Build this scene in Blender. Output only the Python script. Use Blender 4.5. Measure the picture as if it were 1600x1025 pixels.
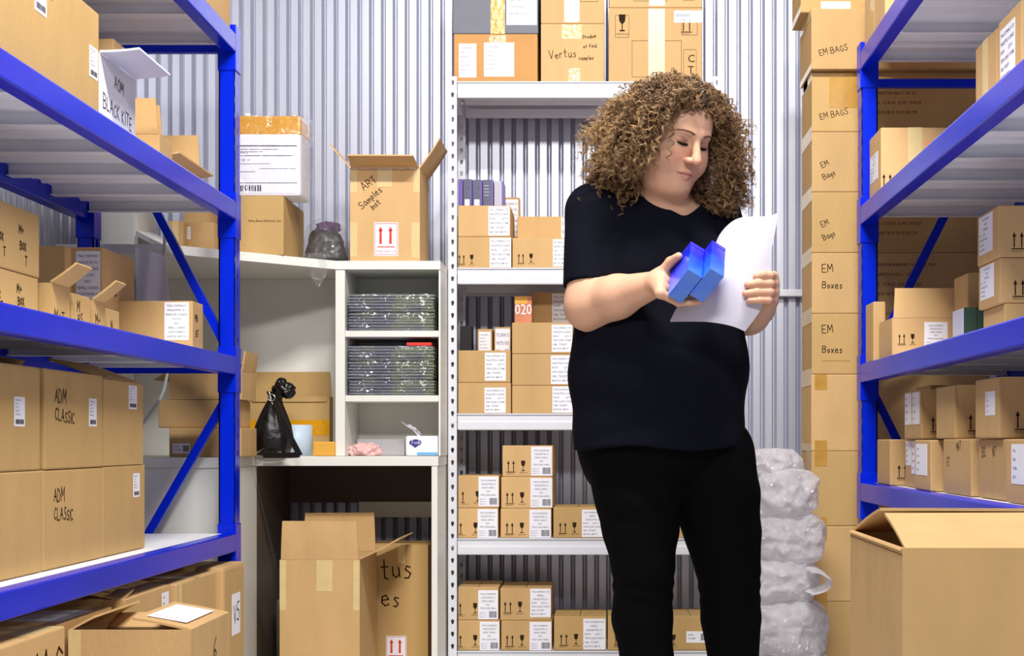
import bpy, bmesh, math, random
import numpy as np
from mathutils import Vector, Matrix

random.seed(7)
for o in list(bpy.data.objects):
    bpy.data.objects.remove(o, do_unlink=True)
SC = bpy.context.scene
COL = SC.collection

# ------------------------------------------------------------------ camera
FPX, VPX, VPY, HC = 2300.0, 940.0, 690.0, 0.78
cam_d = bpy.data.cameras.new('camera')
cam = bpy.data.objects.new('camera', cam_d)
COL.objects.link(cam)
cam.location = (0, 0, HC)
cam.rotation_euler = (math.radians(90), 0, 0)
cam_d.sensor_width = 36
cam_d.lens = FPX / 1600 * 36
cam_d.shift_x = -(VPX - 800) / 1600
cam_d.shift_y = (VPY - 512.5) / 1600
cam_d.clip_start = 0.05
SC.camera = cam

# ------------------------------------------------------------------ world, lamps, exposure
world = bpy.data.worlds.new('world')
SC.world = world
world.use_nodes = True
bg = world.node_tree.nodes['Background']
bg.inputs[0].default_value = (0.93, 0.95, 1.0, 1)
bg.inputs[1].default_value = 0.19

def area_lamp(name, loc, sx, sy, power, color=(1, 0.98, 0.95), aim=None):
    d = bpy.data.lights.new(name, 'AREA')
    d.shape = 'RECTANGLE'; d.size = sx; d.size_y = sy
    d.energy = power; d.color = color
    o = bpy.data.objects.new(name, d)
    COL.objects.link(o)
    o.location = loc
    if aim is not None:
        o.rotation_euler = (Vector(aim) - Vector(loc)).to_track_quat('-Z', 'Y').to_euler()
    return o

area_lamp('ceiling_tube_light', (0.0, 2.55, 3.45), 1.2, 0.14, 126, aim=(-0.1, 4.3, 0.9))
area_lamp('aisle_fill_light', (0.1, -0.6, 3.3), 1.2, 0.3, 105, aim=(0, 4.2, 1.0))  # unseen fill lamp, added behind the camera for frontal light

SC.view_settings.view_transform = 'Standard'
SC.view_settings.look = 'None'
SC.view_settings.exposure = 0.0
SC.view_settings.gamma = 1.0
SC.view_settings.use_curve_mapping = False

FLOOR = -0.05

def at(px, py, Y):
    return Vector(((px - VPX) / FPX * Y, Y, HC + (VPY - py) / FPX * Y))
def ax(px, Y):
    return (px - VPX) / FPX * Y
def az(py, Y):
    return HC + (VPY - py) / FPX * Y

# ------------------------------------------------------------------ materials
MATS = {}
def srgb(r, g, b):
    def f(c):
        c /= 255.0
        return c / 12.92 if c <= 0.04045 else ((c + 0.055) / 1.055) ** 2.4
    return (f(r), f(g), f(b), 1)

def pmat(name, col, rough=0.6, metal=0.0, spec=0.5, noise=0.0, nscale=20.0, bump=0.0, bscale=60.0, rand=0.0,
         trans=0.0, alpha=1.0, coat=0.0, emit=0.0, sss=0.0, stretch=None, ior=1.45):
    m = bpy.data.materials.new(name)
    m.use_nodes = True
    nt = m.node_tree; N = nt.nodes; L = nt.links
    p = N['Principled BSDF']
    p.inputs['Base Color'].default_value = col
    p.inputs['Roughness'].default_value = rough
    p.inputs['Metallic'].default_value = metal
    p.inputs['Specular IOR Level'].default_value = spec
    p.inputs['IOR'].default_value = ior
    p.inputs['Transmission Weight'].default_value = trans
    p.inputs['Alpha'].default_value = alpha
    p.inputs['Coat Weight'].default_value = coat
    if sss:
        p.inputs['Subsurface Weight'].default_value = sss
        p.inputs['Subsurface Radius'].default_value = (0.012, 0.005, 0.003)
        p.inputs['Subsurface Scale'].default_value = 1.0
    vec = None
    if noise or bump or rand:
        tc = N.new('ShaderNodeTexCoord')
        vec = tc.outputs['Object']
        if stretch:
            mp = N.new('ShaderNodeMapping'); mp.inputs['Scale'].default_value = stretch
            L.new(vec, mp.inputs['Vector']); vec = mp.outputs['Vector']
    if noise or rand:
        hsv = N.new('ShaderNodeHueSaturation')
        hsv.inputs['Color'].default_value = col
        val = None
        if noise:
            n = N.new('ShaderNodeTexNoise'); n.inputs['Scale'].default_value = nscale
            n.inputs['Detail'].default_value = 6
            L.new(vec, n.inputs['Vector'])
            mr = N.new('ShaderNodeMapRange')
            mr.inputs['From Min'].default_value = 0.25; mr.inputs['From Max'].default_value = 0.75
            mr.inputs['To Min'].default_value = 1 - noise; mr.inputs['To Max'].default_value = 1 + noise
            L.new(n.outputs['Fac'], mr.inputs['Value']); val = mr.outputs['Result']
        if rand:
            oi = N.new('ShaderNodeObjectInfo')
            mr2 = N.new('ShaderNodeMapRange')
            mr2.inputs['To Min'].default_value = 1 - rand; mr2.inputs['To Max'].default_value = 1 + rand
            L.new(oi.outputs['Random'], mr2.inputs['Value'])
            if val is not None:
                mu = N.new('ShaderNodeMath'); mu.operation = 'MULTIPLY'
                L.new(val, mu.inputs[0]); L.new(mr2.outputs['Result'], mu.inputs[1]); val = mu.outputs[0]
            else:
                val = mr2.outputs['Result']
        L.new(val, hsv.inputs['Value'])
        L.new(hsv.outputs['Color'], p.inputs['Base Color'])
    if bump:
        n2 = N.new('ShaderNodeTexNoise'); n2.inputs['Scale'].default_value = bscale
        n2.inputs['Detail'].default_value = 5
        L.new(vec, n2.inputs['Vector'])
        b = N.new('ShaderNodeBump'); b.inputs['Strength'].default_value = bump
        b.inputs['Distance'].default_value = 0.01
        L.new(n2.outputs['Fac'], b.inputs['Height'])
        L.new(b.outputs['Normal'], p.inputs['Normal'])
    MATS[name] = m
    return m

pmat('cardboard', srgb(204, 166, 113), 0.75, spec=0.25, noise=0.07, nscale=14, bump=0.12, bscale=180, rand=0.07, stretch=(1, 1, 0.35))
pmat('cardboard_pale', srgb(216, 176, 122), 0.75, spec=0.25, noise=0.05, nscale=14, bump=0.1, bscale=180, rand=0.05, stretch=(1, 1, 0.35))
pmat('cardboard_ochre', srgb(196, 160, 104), 0.72, spec=0.25, noise=0.06, nscale=10, bump=0.12, bscale=150, rand=0.04, stretch=(1, 1, 0.3))
pmat('cardboard_orange', srgb(206, 152, 92), 0.72, spec=0.25, noise=0.06, nscale=10, bump=0.12, bscale=150, rand=0.03)
pmat('white_board', srgb(232, 232, 236), 0.7, spec=0.25, noise=0.03, nscale=8)
pmat('ink', srgb(52, 38, 26), 0.8, spec=0.1)
pmat('print_brown', srgb(120, 88, 52), 0.8, spec=0.1)
pmat('marker', srgb(42, 34, 34), 0.8, spec=0.1)
pmat('paper', srgb(244, 243, 250), 0.6, spec=0.3, noise=0.02, nscale=30)
pmat('sheet', srgb(214, 210, 222), 0.6, spec=0.25)
pmat('paper_grey', srgb(205, 205, 222), 0.6, spec=0.3)
pmat('label_ink', srgb(70, 66, 80), 0.7, spec=0.1)
pmat('red_ink', srgb(224, 70, 58), 0.6, spec=0.2)
pmat('orange_sticker', srgb(240, 150, 90), 0.6)
pmat('tape', srgb(200, 165, 105), 0.22, spec=0.6, noise=0.1, nscale=30, bump=0.25, bscale=70)
pmat('tape_yellow', srgb(226, 160, 12), 0.2, spec=0.6, noise=0.12, nscale=30, bump=0.3, bscale=60)
pmat('tape_pale', srgb(222, 196, 140), 0.3, spec=0.5, noise=0.05, nscale=30)
pmat('tape_brown', srgb(186, 140, 62), 0.25, spec=0.55, noise=0.1, nscale=30)
pmat('blue_steel', srgb(0, 36, 205), 0.24, spec=0.22, noise=0.05, nscale=12, bump=0.04, bscale=25)
pmat('bright_steel', srgb(225, 226, 232), 0.4, spec=0.5, noise=0.03, nscale=6)
pmat('deck_white', srgb(240, 240, 244), 0.45, spec=0.5, noise=0.05, nscale=7)
pmat('desk_white', srgb(236, 235, 226), 0.4, spec=0.4, noise=0.02, nscale=5)
pmat('panel_shaded', srgb(96, 84, 74), 0.6, spec=0.3, noise=0.05, nscale=14)  # dark desk board: under-desk shade put into the colour; tub uses it too
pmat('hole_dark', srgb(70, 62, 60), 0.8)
pmat('galvanised', srgb(205, 207, 220), 0.36, metal=0.45, spec=0.5, noise=0.05, nscale=4, stretch=(6, 6, 0.4))
pmat('floor_grey', srgb(206, 205, 203), 0.6, noise=0.1, nscale=6)
pmat('black_leather', srgb(16, 14, 15), 0.3, spec=0.55, bump=0.25, bscale=45)
pmat('tan_leather', srgb(176, 158, 128), 0.6, noise=0.1)
pmat('steel', srgb(200, 195, 185), 0.25, metal=1.0)
pmat('pale_blue', srgb(206, 224, 240), 0.45, noise=0.03)
pmat('envelope_orange', srgb(232, 172, 66), 0.6, noise=0.06)
pmat('pink_plastic', srgb(238, 190, 186), 0.35, noise=0.05, bump=0.4, bscale=40)
pmat('logo_violet', srgb(66, 52, 140), 0.5)
pmat('stripe_blue', srgb(110, 178, 226), 0.5)
pmat('grey_carton', srgb(112, 114, 124), 0.55, noise=0.05, bump=0.08)
pmat('green_carton', srgb(52, 78, 66), 0.5, noise=0.1, nscale=30)
pmat('book_violet', srgb(104, 82, 168), 0.4, noise=0.05)
pmat('book_slate', srgb(86, 86, 112), 0.45, noise=0.25, nscale=60)
pmat('book_pale', srgb(190, 186, 200), 0.5, noise=0.05)
pmat('black_card', srgb(24, 20, 22), 0.6)
pmat('sunset', srgb(206, 130, 96), 0.5, noise=0.2, nscale=14)
pmat('cable_grey', srgb(196, 200, 190), 0.5)
pmat('dark_sole', srgb(14, 14, 15), 0.7)
pmat('shirt_black', (0.0034, 0.0039, 0.0088, 1), 0.88, spec=0.12, noise=0.12, nscale=40, bump=0.15, bscale=220)
pmat('trouser_black', (0.0022, 0.0022, 0.0026, 1), 0.9, spec=0.08)
pmat('lash_dark', srgb(38, 26, 24), 0.7, spec=0.2)
pmat('brow_brown', srgb(146, 104, 76), 0.8, spec=0.2)
pmat('eye_white', srgb(225, 215, 208), 0.3)

def film_mat(name, tint, opacity, gloss, rough=0.12, bump=0.6, bscale=22, translucent=0.0):
    """thin clear plastic film: part see-through, part diffuse, glossy creases"""
    m = bpy.data.materials.new(name); m.use_nodes = True
    nt = m.node_tree; N = nt.nodes; L = nt.links
    N.clear()
    out = N.new('ShaderNodeOutputMaterial')
    tr = N.new('ShaderNodeBsdfTransparent')
    tr.inputs[0].default_value = (0.97, 0.97, 0.98, 1)
    di = N.new('ShaderNodeBsdfDiffuse'); di.inputs[0].default_value = tint
    tl = N.new('ShaderNodeBsdfTranslucent'); tl.inputs[0].default_value = tint
    gl = N.new('ShaderNodeBsdfGlossy'); gl.inputs[0].default_value = (1, 1, 1, 1)
    gl.inputs['Roughness'].default_value = rough
    tc = N.new('ShaderNodeTexCoord')
    no = N.new('ShaderNodeTexNoise'); no.inputs['Scale'].default_value = bscale
    no.inputs['Detail'].default_value = 3; no.inputs['Distortion'].default_value = 1.5
    L.new(tc.outputs['Object'], no.inputs['Vector'])
    bp = N.new('ShaderNodeBump'); bp.inputs['Strength'].default_value = bump; bp.inputs['Distance'].default_value = 0.03
    L.new(no.outputs['Fac'], bp.inputs['Height'])
    L.new(bp.outputs['Normal'], gl.inputs['Normal'])
    md = N.new('ShaderNodeMixShader'); md.inputs[0].default_value = translucent
    L.new(di.outputs[0], md.inputs[1]); L.new(tl.outputs[0], md.inputs[2])
    m1 = N.new('ShaderNodeMixShader'); m1.inputs[0].default_value = opacity
    L.new(tr.outputs[0], m1.inputs[1]); L.new(md.outputs[0], m1.inputs[2])
    m2 = N.new('ShaderNodeMixShader'); m2.inputs[0].default_value = gloss
    L.new(m1.outputs[0], m2.inputs[1]); L.new(gl.outputs[0], m2.inputs[2])
    L.new(m2.outputs[0], out.inputs[0])
    MATS[name] = m
    return m
film_mat('shrink_film', srgb(225, 228, 232), 0.04, 0.09, 0.07, 1.0, 14)
film_mat('clear_bag', srgb(230, 228, 232), 0.05, 0.07, 0.06, 1.0, 16)
film_mat('bubble_film', (1.0, .975, .985, 1), 0.44, 0.20, 0.16, 1.0, 48, 0.40)

def stripes_mat(name, colA, colB, scale, rough=0.4):
    m = bpy.data.materials.new(name); m.use_nodes = True
    nt = m.node_tree; N = nt.nodes; L = nt.links; p = N['Principled BSDF']
    tc = N.new('ShaderNodeTexCoord')
    no = N.new('ShaderNodeTexNoise'); no.inputs['Scale'].default_value = scale; no.inputs['Detail'].default_value = 2
    L.new(tc.outputs['Object'], no.inputs['Vector'])
    cr = N.new('ShaderNodeValToRGB')
    cr.color_ramp.elements[0].position = 0.48; cr.color_ramp.elements[0].color = colA
    cr.color_ramp.elements[1].position = 0.58; cr.color_ramp.elements[1].color = colB
    L.new(no.outputs['Fac'], cr.inputs[0]); L.new(cr.outputs[0], p.inputs['Base Color'])
    p.inputs['Roughness'].default_value = rough
    MATS[name] = m
stripes_mat('magazine_cover', srgb(92, 94, 104), srgb(128, 142, 84), 9)
stripes_mat('deck_art', srgb(40, 84, 205), srgb(120, 96, 205), 22)

def mat_blue_box():
    """printed night-sky gradient of the boxes, running along the box's own length"""
    m = bpy.data.materials.new('sky_print'); m.use_nodes = True
    nt = m.node_tree; N = nt.nodes; L = nt.links; p = N['Principled BSDF']
    tc = N.new('ShaderNodeTexCoord')
    sp = N.new('ShaderNodeSeparateXYZ'); L.new(tc.outputs['Object'], sp.inputs[0])
    no = N.new('ShaderNodeTexNoise'); no.inputs['Scale'].default_value = 26; no.inputs['Detail'].default_value = 6
    L.new(tc.outputs['Object'], no.inputs['Vector'])
    ad = N.new('ShaderNodeMath'); ad.operation = 'MULTIPLY_ADD'
    ad.inputs[1].default_value = 0.12; L.new(no.outputs['Fac'], ad.inputs[0]); L.new(sp.outputs['Z'], ad.inputs[2])
    mr = N.new('ShaderNodeMapRange'); mr.inputs['From Min'].default_value = 0.045; mr.inputs['From Max'].default_value = 0.19
    L.new(ad.outputs[0], mr.inputs['Value'])
    cr = N.new('ShaderNodeValToRGB')
    e = cr.color_ramp.elements
    e[0].position = 0.0; e[0].color = srgb(72, 122, 212)
    e[1].position = 1.0; e[1].color = srgb(52, 40, 205)
    a = e.new(0.35); a.color = srgb(34, 92, 235)
    b = e.new(0.62); b.color = srgb(22, 44, 225)
    L.new(mr.outputs[0], cr.inputs[0])
    L.new(cr.outputs[0], p.inputs['Base Color'])
    p.inputs['Roughness'].default_value = 0.28
    p.inputs['Coat Weight'].default_value = 0.3
    MATS['sky_print'] = m
mat_blue_box()

def attr_mat(name, rough, spec, sss=0.0, bump=0.0, bscale=100):
    m = bpy.data.materials.new(name); m.use_nodes = True
    nt = m.node_tree; N = nt.nodes; L = nt.links; p = N['Principled BSDF']
    a = N.new('ShaderNodeVertexColor'); a.layer_name = 'tint'
    L.new(a.outputs['Color'], p.inputs['Base Color'])
    p.inputs['Roughness'].default_value = rough
    p.inputs['Specular IOR Level'].default_value = spec
    if sss:
        p.inputs['Subsurface Weight'].default_value = sss
        p.inputs['Subsurface Radius'].default_value = (0.012, 0.005, 0.003)
        p.inputs['Subsurface Scale'].default_value = 0.6
    if bump:
        tc = N.new('ShaderNodeTexCoord')
        n2 = N.new('ShaderNodeTexNoise'); n2.inputs['Scale'].default_value = bscale
        L.new(tc.outputs['Object'], n2.inputs['Vector'])
        b = N.new('ShaderNodeBump'); b.inputs['Strength'].default_value = bump; b.inputs['Distance'].default_value = 0.003
        L.new(n2.outputs['Fac'], b.inputs['Height']); L.new(b.outputs['Normal'], p.inputs['Normal'])
    MATS[name] = m
attr_mat('skin', 0.48, 0.4, 0.25, 0.12, 160)
attr_mat('hair_brown', 0.42, 0.45)

# ------------------------------------------------------------------ object helpers
def tag(o, label=None, cat=None, group=None, kind=None):
    if label: o['label'] = label
    if cat: o['category'] = cat
    if group: o['group'] = group
    if kind: o['kind'] = kind
    return o

def thing(name, loc, label, cat, group=None, rz=0.0):
    o = bpy.data.objects.new(name, None)
    o.empty_display_size = 0.05
    COL.objects.link(o)
    o.location = loc; o.rotation_euler = (0, 0, rz)
    return tag(o, label, cat, group)

class MB:
    def __init__(s):
        s.v = []; s.f = []; s.m = []; s.sm = []
    def add(s, vs, fs, mi=0, smooth=False):
        b = len(s.v)
        s.v.extend([tuple(p) for p in vs])
        for f in fs:
            s.f.append(tuple(b + i for i in f)); s.m.append(mi); s.sm.append(smooth)
    def quad(s, a, b, c, d, mi=0):
        s.add([a, b, c, d], [(0, 1, 2, 3)], mi)
    def hexa(s, p, mi=0):
        s.add(p, [(0, 3, 2, 1), (4, 5, 6, 7), (0, 1, 5, 4), (1, 2, 6, 5), (2, 3, 7, 6), (3, 0, 4, 7)], mi)
    def box(s, x0, x1, y0, y1, z0, z1, mi=0, c=0.0):
        if x0 > x1: x0, x1 = x1, x0
        if y0 > y1: y0, y1 = y1, y0
        if z0 > z1: z0, z1 = z1, z0
        if c <= 0:
            s.hexa([(x0, y0, z0), (x1, y0, z0), (x1, y1, z0), (x0, y1, z0), (x0, y0, z1), (x1, y0, z1), (x1, y1, z1), (x0, y1, z1)], mi)
            return
        bm = bmesh.new()
        bmesh.ops.create_cube(bm, size=1.0)
        for v in bm.verts:
            v.co = Vector(((x0 + x1) / 2 + v.co.x * (x1 - x0), (y0 + y1) / 2 + v.co.y * (y1 - y0), (z0 + z1) / 2 + v.co.z * (z1 - z0)))
        bmesh.ops.bevel(bm, geom=bm.edges[:], offset=min(c, 0.4 * min(x1 - x0, y1 - y0, z1 - z0)), segments=2, profile=0.6, affect='EDGES')
        bm.verts.index_update()
        s.add([v.co.copy() for v in bm.verts], [[v.index for v in f.verts] for f in bm.faces], mi)
        bm.free()
    def bar(s, p, q, w, h, mi=0, up=(0, 0, 1)):
        p = Vector(p); q = Vector(q); d = (q - p).normalized()
        r = d.cross(Vector(up))
        if r.length < 1e-4: r = d.cross(Vector((0, 1, 0)))
        r.normalize(); u = r.cross(d).normalized()
        a = r * (w / 2); b = u * (h / 2)
        s.hexa([p - a - b, p + a - b, p + a + b, p - a + b, q - a - b, q + a - b, q + a + b, q - a + b], mi)
    def tube(s, pts, r, n=8, mi=0, smooth=True, cap=True):
        pts = [Vector(p) for p in pts]
        rr = r if isinstance(r, (list, tuple)) else [r] * len(pts)
        vs = []; prev = None
        for i, p in enumerate(pts):
            t = (pts[min(i + 1, len(pts) - 1)] - pts[max(i - 1, 0)]).normalized()
            if prev is None:
                a = t.cross(Vector((0, 0, 1)))
                if a.length < 1e-3: a = t.cross(Vector((1, 0, 0)))
            else:
                a = prev - t * prev.dot(t)
            a.normalize(); prev = a
            b = t.cross(a)
            for k in range(n):
                th = 2 * math.pi * k / n
                vs.append(p + (a * math.cos(th) + b * math.sin(th)) * rr[i])
        fs = []
        for i in range(len(pts) - 1):
            for k in range(n):
                fs.append((i * n + k, i * n + (k + 1) % n, (i + 1) * n + (k + 1) % n, (i + 1) * n + k))
        s.add(vs, fs, mi, smooth)
        if cap:
            s.add(vs[:n], [tuple(reversed(range(n)))], mi)
            s.add(vs[-n:], [tuple(range(n))], mi)
    def lathe(s, prof, n=24, mi=0, c=(0, 0, 0), smooth=True):
        vs = []; fs = []
        for r, z in prof:
            for k in range(n):
                th = 2 * math.pi * k / n
                vs.append((c[0] + r * math.cos(th), c[1] + r * math.sin(th), c[2] + z))
        for i in range(len(prof) - 1):
            for k in range(n):
                fs.append((i * n + k, i * n + (k + 1) % n, (i + 1) * n + (k + 1) % n, (i + 1) * n + k))
        s.add(vs, fs, mi, smooth)
    def grid(s, rows, mi=0, smooth=True):
        n = len(rows[0]); vs = [p for r in rows for p in r]; fs = []
        for i in range(len(rows) - 1):
            for k in range(n - 1):
                fs.append((i * n + k, i * n + k + 1, (i + 1) * n + k + 1, (i + 1) * n + k))
        s.add(vs, fs, mi, smooth)
    def build(s, name, mats, parent=None, loc=None):
        me = bpy.data.meshes.new(name)
        me.from_pydata([tuple(p) for p in s.v], [], s.f)
        if isinstance(mats, str): mats = [mats]
        for m in mats: me.materials.append(MATS[m])
        me.polygons.foreach_set('material_index', s.m)
        me.polygons.foreach_set('use_smooth', s.sm)
        me.update()
        o = bpy.data.objects.new(name, me)
        COL.objects.link(o)
        if parent: o.parent = parent
        if loc is not None: o.location = loc
        return o

# ------------------------------------------------------------------ lettering
_TXT = {}
def text_geo(st):
    if st in _TXT: return _TXT[st]
    cu = bpy.data.curves.new('lettering', 'FONT'); cu.body = st; cu.size = 1.0; cu.resolution_u = 2
    ob = bpy.data.objects.new('lettering', cu)
    me = bpy.data.meshes.new_from_object(ob)
    vs = [(v.co.x, v.co.y) for v in me.vertices]
    fs = [tuple(p.vertices) for p in me.polygons]
    w = max([v[0] for v in vs] or [0])
    bpy.data.objects.remove(ob); bpy.data.curves.remove(cu); bpy.data.meshes.remove(me)
    _TXT[st] = (vs, fs, w)
    return _TXT[st]

G = {   # hand-drawn strokes, unit height
 'A': [[(0, 0), (.3, 1), (.6, 0)], [(.1, .38), (.5, .38)]],
 'B': [[(0, 0), (0, 1), (.4, .95), (.48, .75), (.35, .55), (0, .52)], [(.3, .52), (.55, .35), (.45, .06), (0, 0)]],
 'C': [[(.55, .85), (.3, 1), (.05, .7), (.05, .3), (.3, 0), (.55, .15)]],
 'D': [[(0, 0), (0, 1), (.35, .9), (.55, .5), (.35, .08), (0, 0)]],
 'E': [[(.5, 1), (0, 1), (0, 0), (.5, 0)], [(0, .5), (.4, .5)]],
 'G': [[(.55, .85), (.3, 1), (.05, .7), (.05, .3), (.3, 0), (.55, .1), (.55, .45), (.35, .45)]],
 'H': [[(0, 0), (0, 1)], [(.5, 0), (.5, 1)], [(0, .5), (.5, .5)]],
 'I': [[(.1, 0), (.1, 1)]],
 'K': [[(0, 0), (0, 1)], [(.5, 1), (0, .45), (.52, 0)]],
 'L': [[(0, 1), (0, 0), (.5, 0)]],
 'M': [[(0, 0), (.06, 1), (.32, .35), (.6, 1), (.66, 0)]],
 'N': [[(0, 0), (0, 1), (.5, 0), (.5, 1)]],
 'O': [[(.3, 1), (.05, .7), (.05, .3), (.3, 0), (.55, .3), (.55, .7), (.3, 1)]],
 'P': [[(0, 0), (0, 1), (.42, .95), (.5, .72), (.38, .5), (0, .48)]],
 'R': [[(0, 0), (0, 1), (.42, .95), (.5, .72), (.38, .5), (0, .48)], [(.25, .48), (.55, 0)]],
 'S': [[(.52, .88), (.3, 1), (.08, .8), (.2, .55), (.45, .42), (.5, .15), (.28, 0), (.02, .12)]],
 'T': [[(0, 1), (.6, 1)], [(.3, 1), (.28, 0)]],
 'U': [[(0, 1), (.02, .25), (.25, 0), (.48, .25), (.5, 1)]],
 'V': [[(0, 1), (.28, 0), (.56, 1)]],
 'X': [[(0, 0), (.5, 1)], [(0, 1), (.5, 0)]],
 '+': [[(.05, .45), (.5, .45)], [(.28, .2), (.28, .72)]],
 '5': [[(.5, 1), (.08, 1), (.05, .58), (.35, .6), (.5, .35), (.35, .02), (.02, .1)]],
 '6': [[(.45, 1), (.12, .6), (.05, .25), (.28, 0), (.48, .22), (.3, .45), (.08, .3)]],
 'a': [[(.42, .5), (.2, .58), (.03, .3), (.15, .02), (.38, .15), (.42, .5), (.46, 0)]],
 'b': [[(.02, 1), (.02, 0)], [(.02, .4), (.25, .55), (.4, .3), (.25, .02), (.02, .08)]],
 'd': [[(.4, 1), (.42, 0)], [(.4, .45), (.15, .55), (.02, .25), (.18, 0), (.4, .15)]],
 'e': [[(.03, .3), (.4, .32), (.3, .56), (.08, .5), (.05, .15), (.25, 0), (.42, .1)]],
 'f': [[(.4, .95), (.22, .9), (.18, 0)], [(.02, .5), (.35, .52)]],
 'i': [[(.1, .55), (.12, 0)], [(.1, .75), (.12, .8)]],
 'l': [[(.08, 1), (.1, 0)]],
 'm': [[(0, 0), (.02, .55), (.02, .4), (.18, .56), (.24, .4), (.24, 0)], [(.24, .4), (.4, .56), (.47, .4), (.48, 0)]],
 'n': [[(0, 0), (.02, .55), (.02, .4), (.22, .56), (.34, .4), (.35, 0)]],
 'o': [[(.2, .55), (.03, .28), (.2, 0), (.38, .28), (.2, .55)]],
 'p': [[(.02, .55), (.0, -.4)], [(.02, .4), (.22, .56), (.4, .3), (.22, .02), (.02, .12)]],
 'r': [[(0, 0), (.03, .55), (.03, .38), (.2, .56), (.32, .5)]],
 's': [[(.34, .5), (.16, .56), (.06, .42), (.3, .2), (.2, 0), (.02, .06)]],
 't': [[(.18, 1), (.16, .1), (.35, .02)], [(0, .62), (.38, .64)]],
 'u': [[(0, .55), (.04, .1), (.2, 0), (.34, .18), (.36, .55), (.4, 0)]],
 'x': [[(0, 0), (.36, .55)], [(0, .55), (.36, 0)]],
 'g': [[(.36, .5), (.15, .56), (.03, .3), (.15, .05), (.36, .2), (.36, .55), (.34, -.3), (.1, -.36)]],
}
def handwriting(mb, fn, u, v, h, st, rot=0.0, width=0.0035, mi=1, eps=0.0006):
    rng = random.Random(sum(ord(c) * (i + 3) for i, c in enumerate(st)) + int(u * 1000))
    ca, sa = math.cos(math.radians(rot)), math.sin(math.radians(rot))
    x = 0.0
    for ch in st:
        if ch == ' ':
            x += 0.4; continue
        gl = G.get(ch)
        if not gl: continue
        sc = 1 + rng.uniform(-.1, .12); dy = rng.uniform(-.06, .06)
        mx = 0
        for st_ in gl:
            P = []
            for (a, b) in st_:
                a += rng.uniform(-.03, .03); b += rng.uniform(-.03, .03)
                mx = max(mx, a)
                gx = (x + a * sc) * h; gy = (b * sc + dy) * h
                P.append((u + gx * ca - gy * sa, v + gx * sa + gy * ca))
            for i in range(len(P) - 1):
                (a0, b0), (a1, b1) = P[i], P[i + 1]
                L = math.hypot(a1 - a0, b1 - b0) or 1e-6
                tx, ty = (a1 - a0) / L, (b1 - b0) / L
                k = width * 0.5
                a0 -= tx * k * .7; b0 -= ty * k * .7; a1 += tx * k * .7; b1 += ty * k * .7
                nx, ny = -ty * k, tx * k
                mb.quad(fn(a0 - nx, b0 - ny, eps), fn(a1 - nx, b1 - ny, eps), fn(a1 + nx, b1 + ny, eps), fn(a0 + nx, b0 + ny, eps), mi)
        x += mx * sc + 0.2

def put_text(mb, fn, u, v, h, st, mi=1, eps=0.0012, fit=None, align='l'):
    vs, fs, w = text_geo(st)
    sx = h
    if fit and w * h > fit: sx = fit / w
    if align == 'c': u -= w * sx / 2
    mb.add([fn(u + a * sx, v + b * h, eps) for a, b in vs], fs, mi)

def face_fn(face, w, d, h):
    """(u, v, eps) on a carton's face -> local point; u to the viewer's right, v up"""
    if face == 'F': return lambda u, v, e=0: (-w / 2 + u, -d / 2 - e, v)
    if face == 'R': return lambda u, v, e=0: (w / 2 + e, -d / 2 + u, v)
    if face == 'L': return lambda u, v, e=0: (-w / 2 - e, d / 2 - u, v)
    if face == 'T': return lambda u, v, e=0: (-w / 2 + u, -d / 2 + v, h + e)
    raise ValueError(face)
def face_dims(face, w, d, h):
    return {'F': (w, h), 'R': (d, h), 'L': (d, h), 'T': (w, d)}[face]

def arrows_and_glass(mb, fn, u, v, h, mi=1, e=0.0006, glass=True, arrows=2):
    """two this-way-up arrows over a bar, and a wine glass"""
    s = h
    if arrows == 0:
        u -= 1.2 * s
    for k in range(arrows):
        c = u + k * s * .42
        mb.quad(fn(c - .035 * s, v + .14 * s, e), fn(c + .035 * s, v + .14 * s, e), fn(c + .035 * s, v + .8 * s, e), fn(c - .035 * s, v + .8 * s, e), mi)
        mb.add([fn(c - .11 * s, v + .74 * s, e), fn(c + .11 * s, v + .74 * s, e), fn(c, v + 1.0 * s, e)], [(0, 1, 2)], mi)
    if arrows: mb.quad(fn(u - .15 * s, v + .04 * s, e), fn(u + (arrows - 1) * .42 * s + .15 * s, v + .04 * s, e), fn(u + (arrows - 1) * .42 * s + .15 * s, v + .1 * s, e), fn(u - .15 * s, v + .1 * s, e), mi)
    if arrows: put_text(mb, fn, u - .15 * s, v - .1 * s, .13 * s, 'THIS WAY UP', mi, e, fit=.6 * s)
    if glass:
        c = u + 1.2 * s
        pr = [(-.17, 1.0), (.17, 1.0), (.15, .68), (.05, .54), (-.05, .54), (-.15, .68)]
        mb.add([fn(c + a * s, v + b * s, e) for a, b in pr], [tuple(range(6))], mi)
        mb.quad(fn(c - .025 * s, v + .22 * s, e), fn(c + .025 * s, v + .22 * s, e), fn(c + .025 * s, v + .56 * s, e), fn(c - .025 * s, v + .56 * s, e), mi)
        mb.quad(fn(c - .13 * s, v + .16 * s, e), fn(c + .13 * s, v + .16 * s, e), fn(c + .13 * s, v + .23 * s, e), fn(c - .13 * s, v + .23 * s, e), mi)
        put_text(mb, fn, c - .3 * s, v - .02 * s, .13 * s, 'HANDLE WITH CARE', mi, e, fit=.62 * s)

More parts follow.
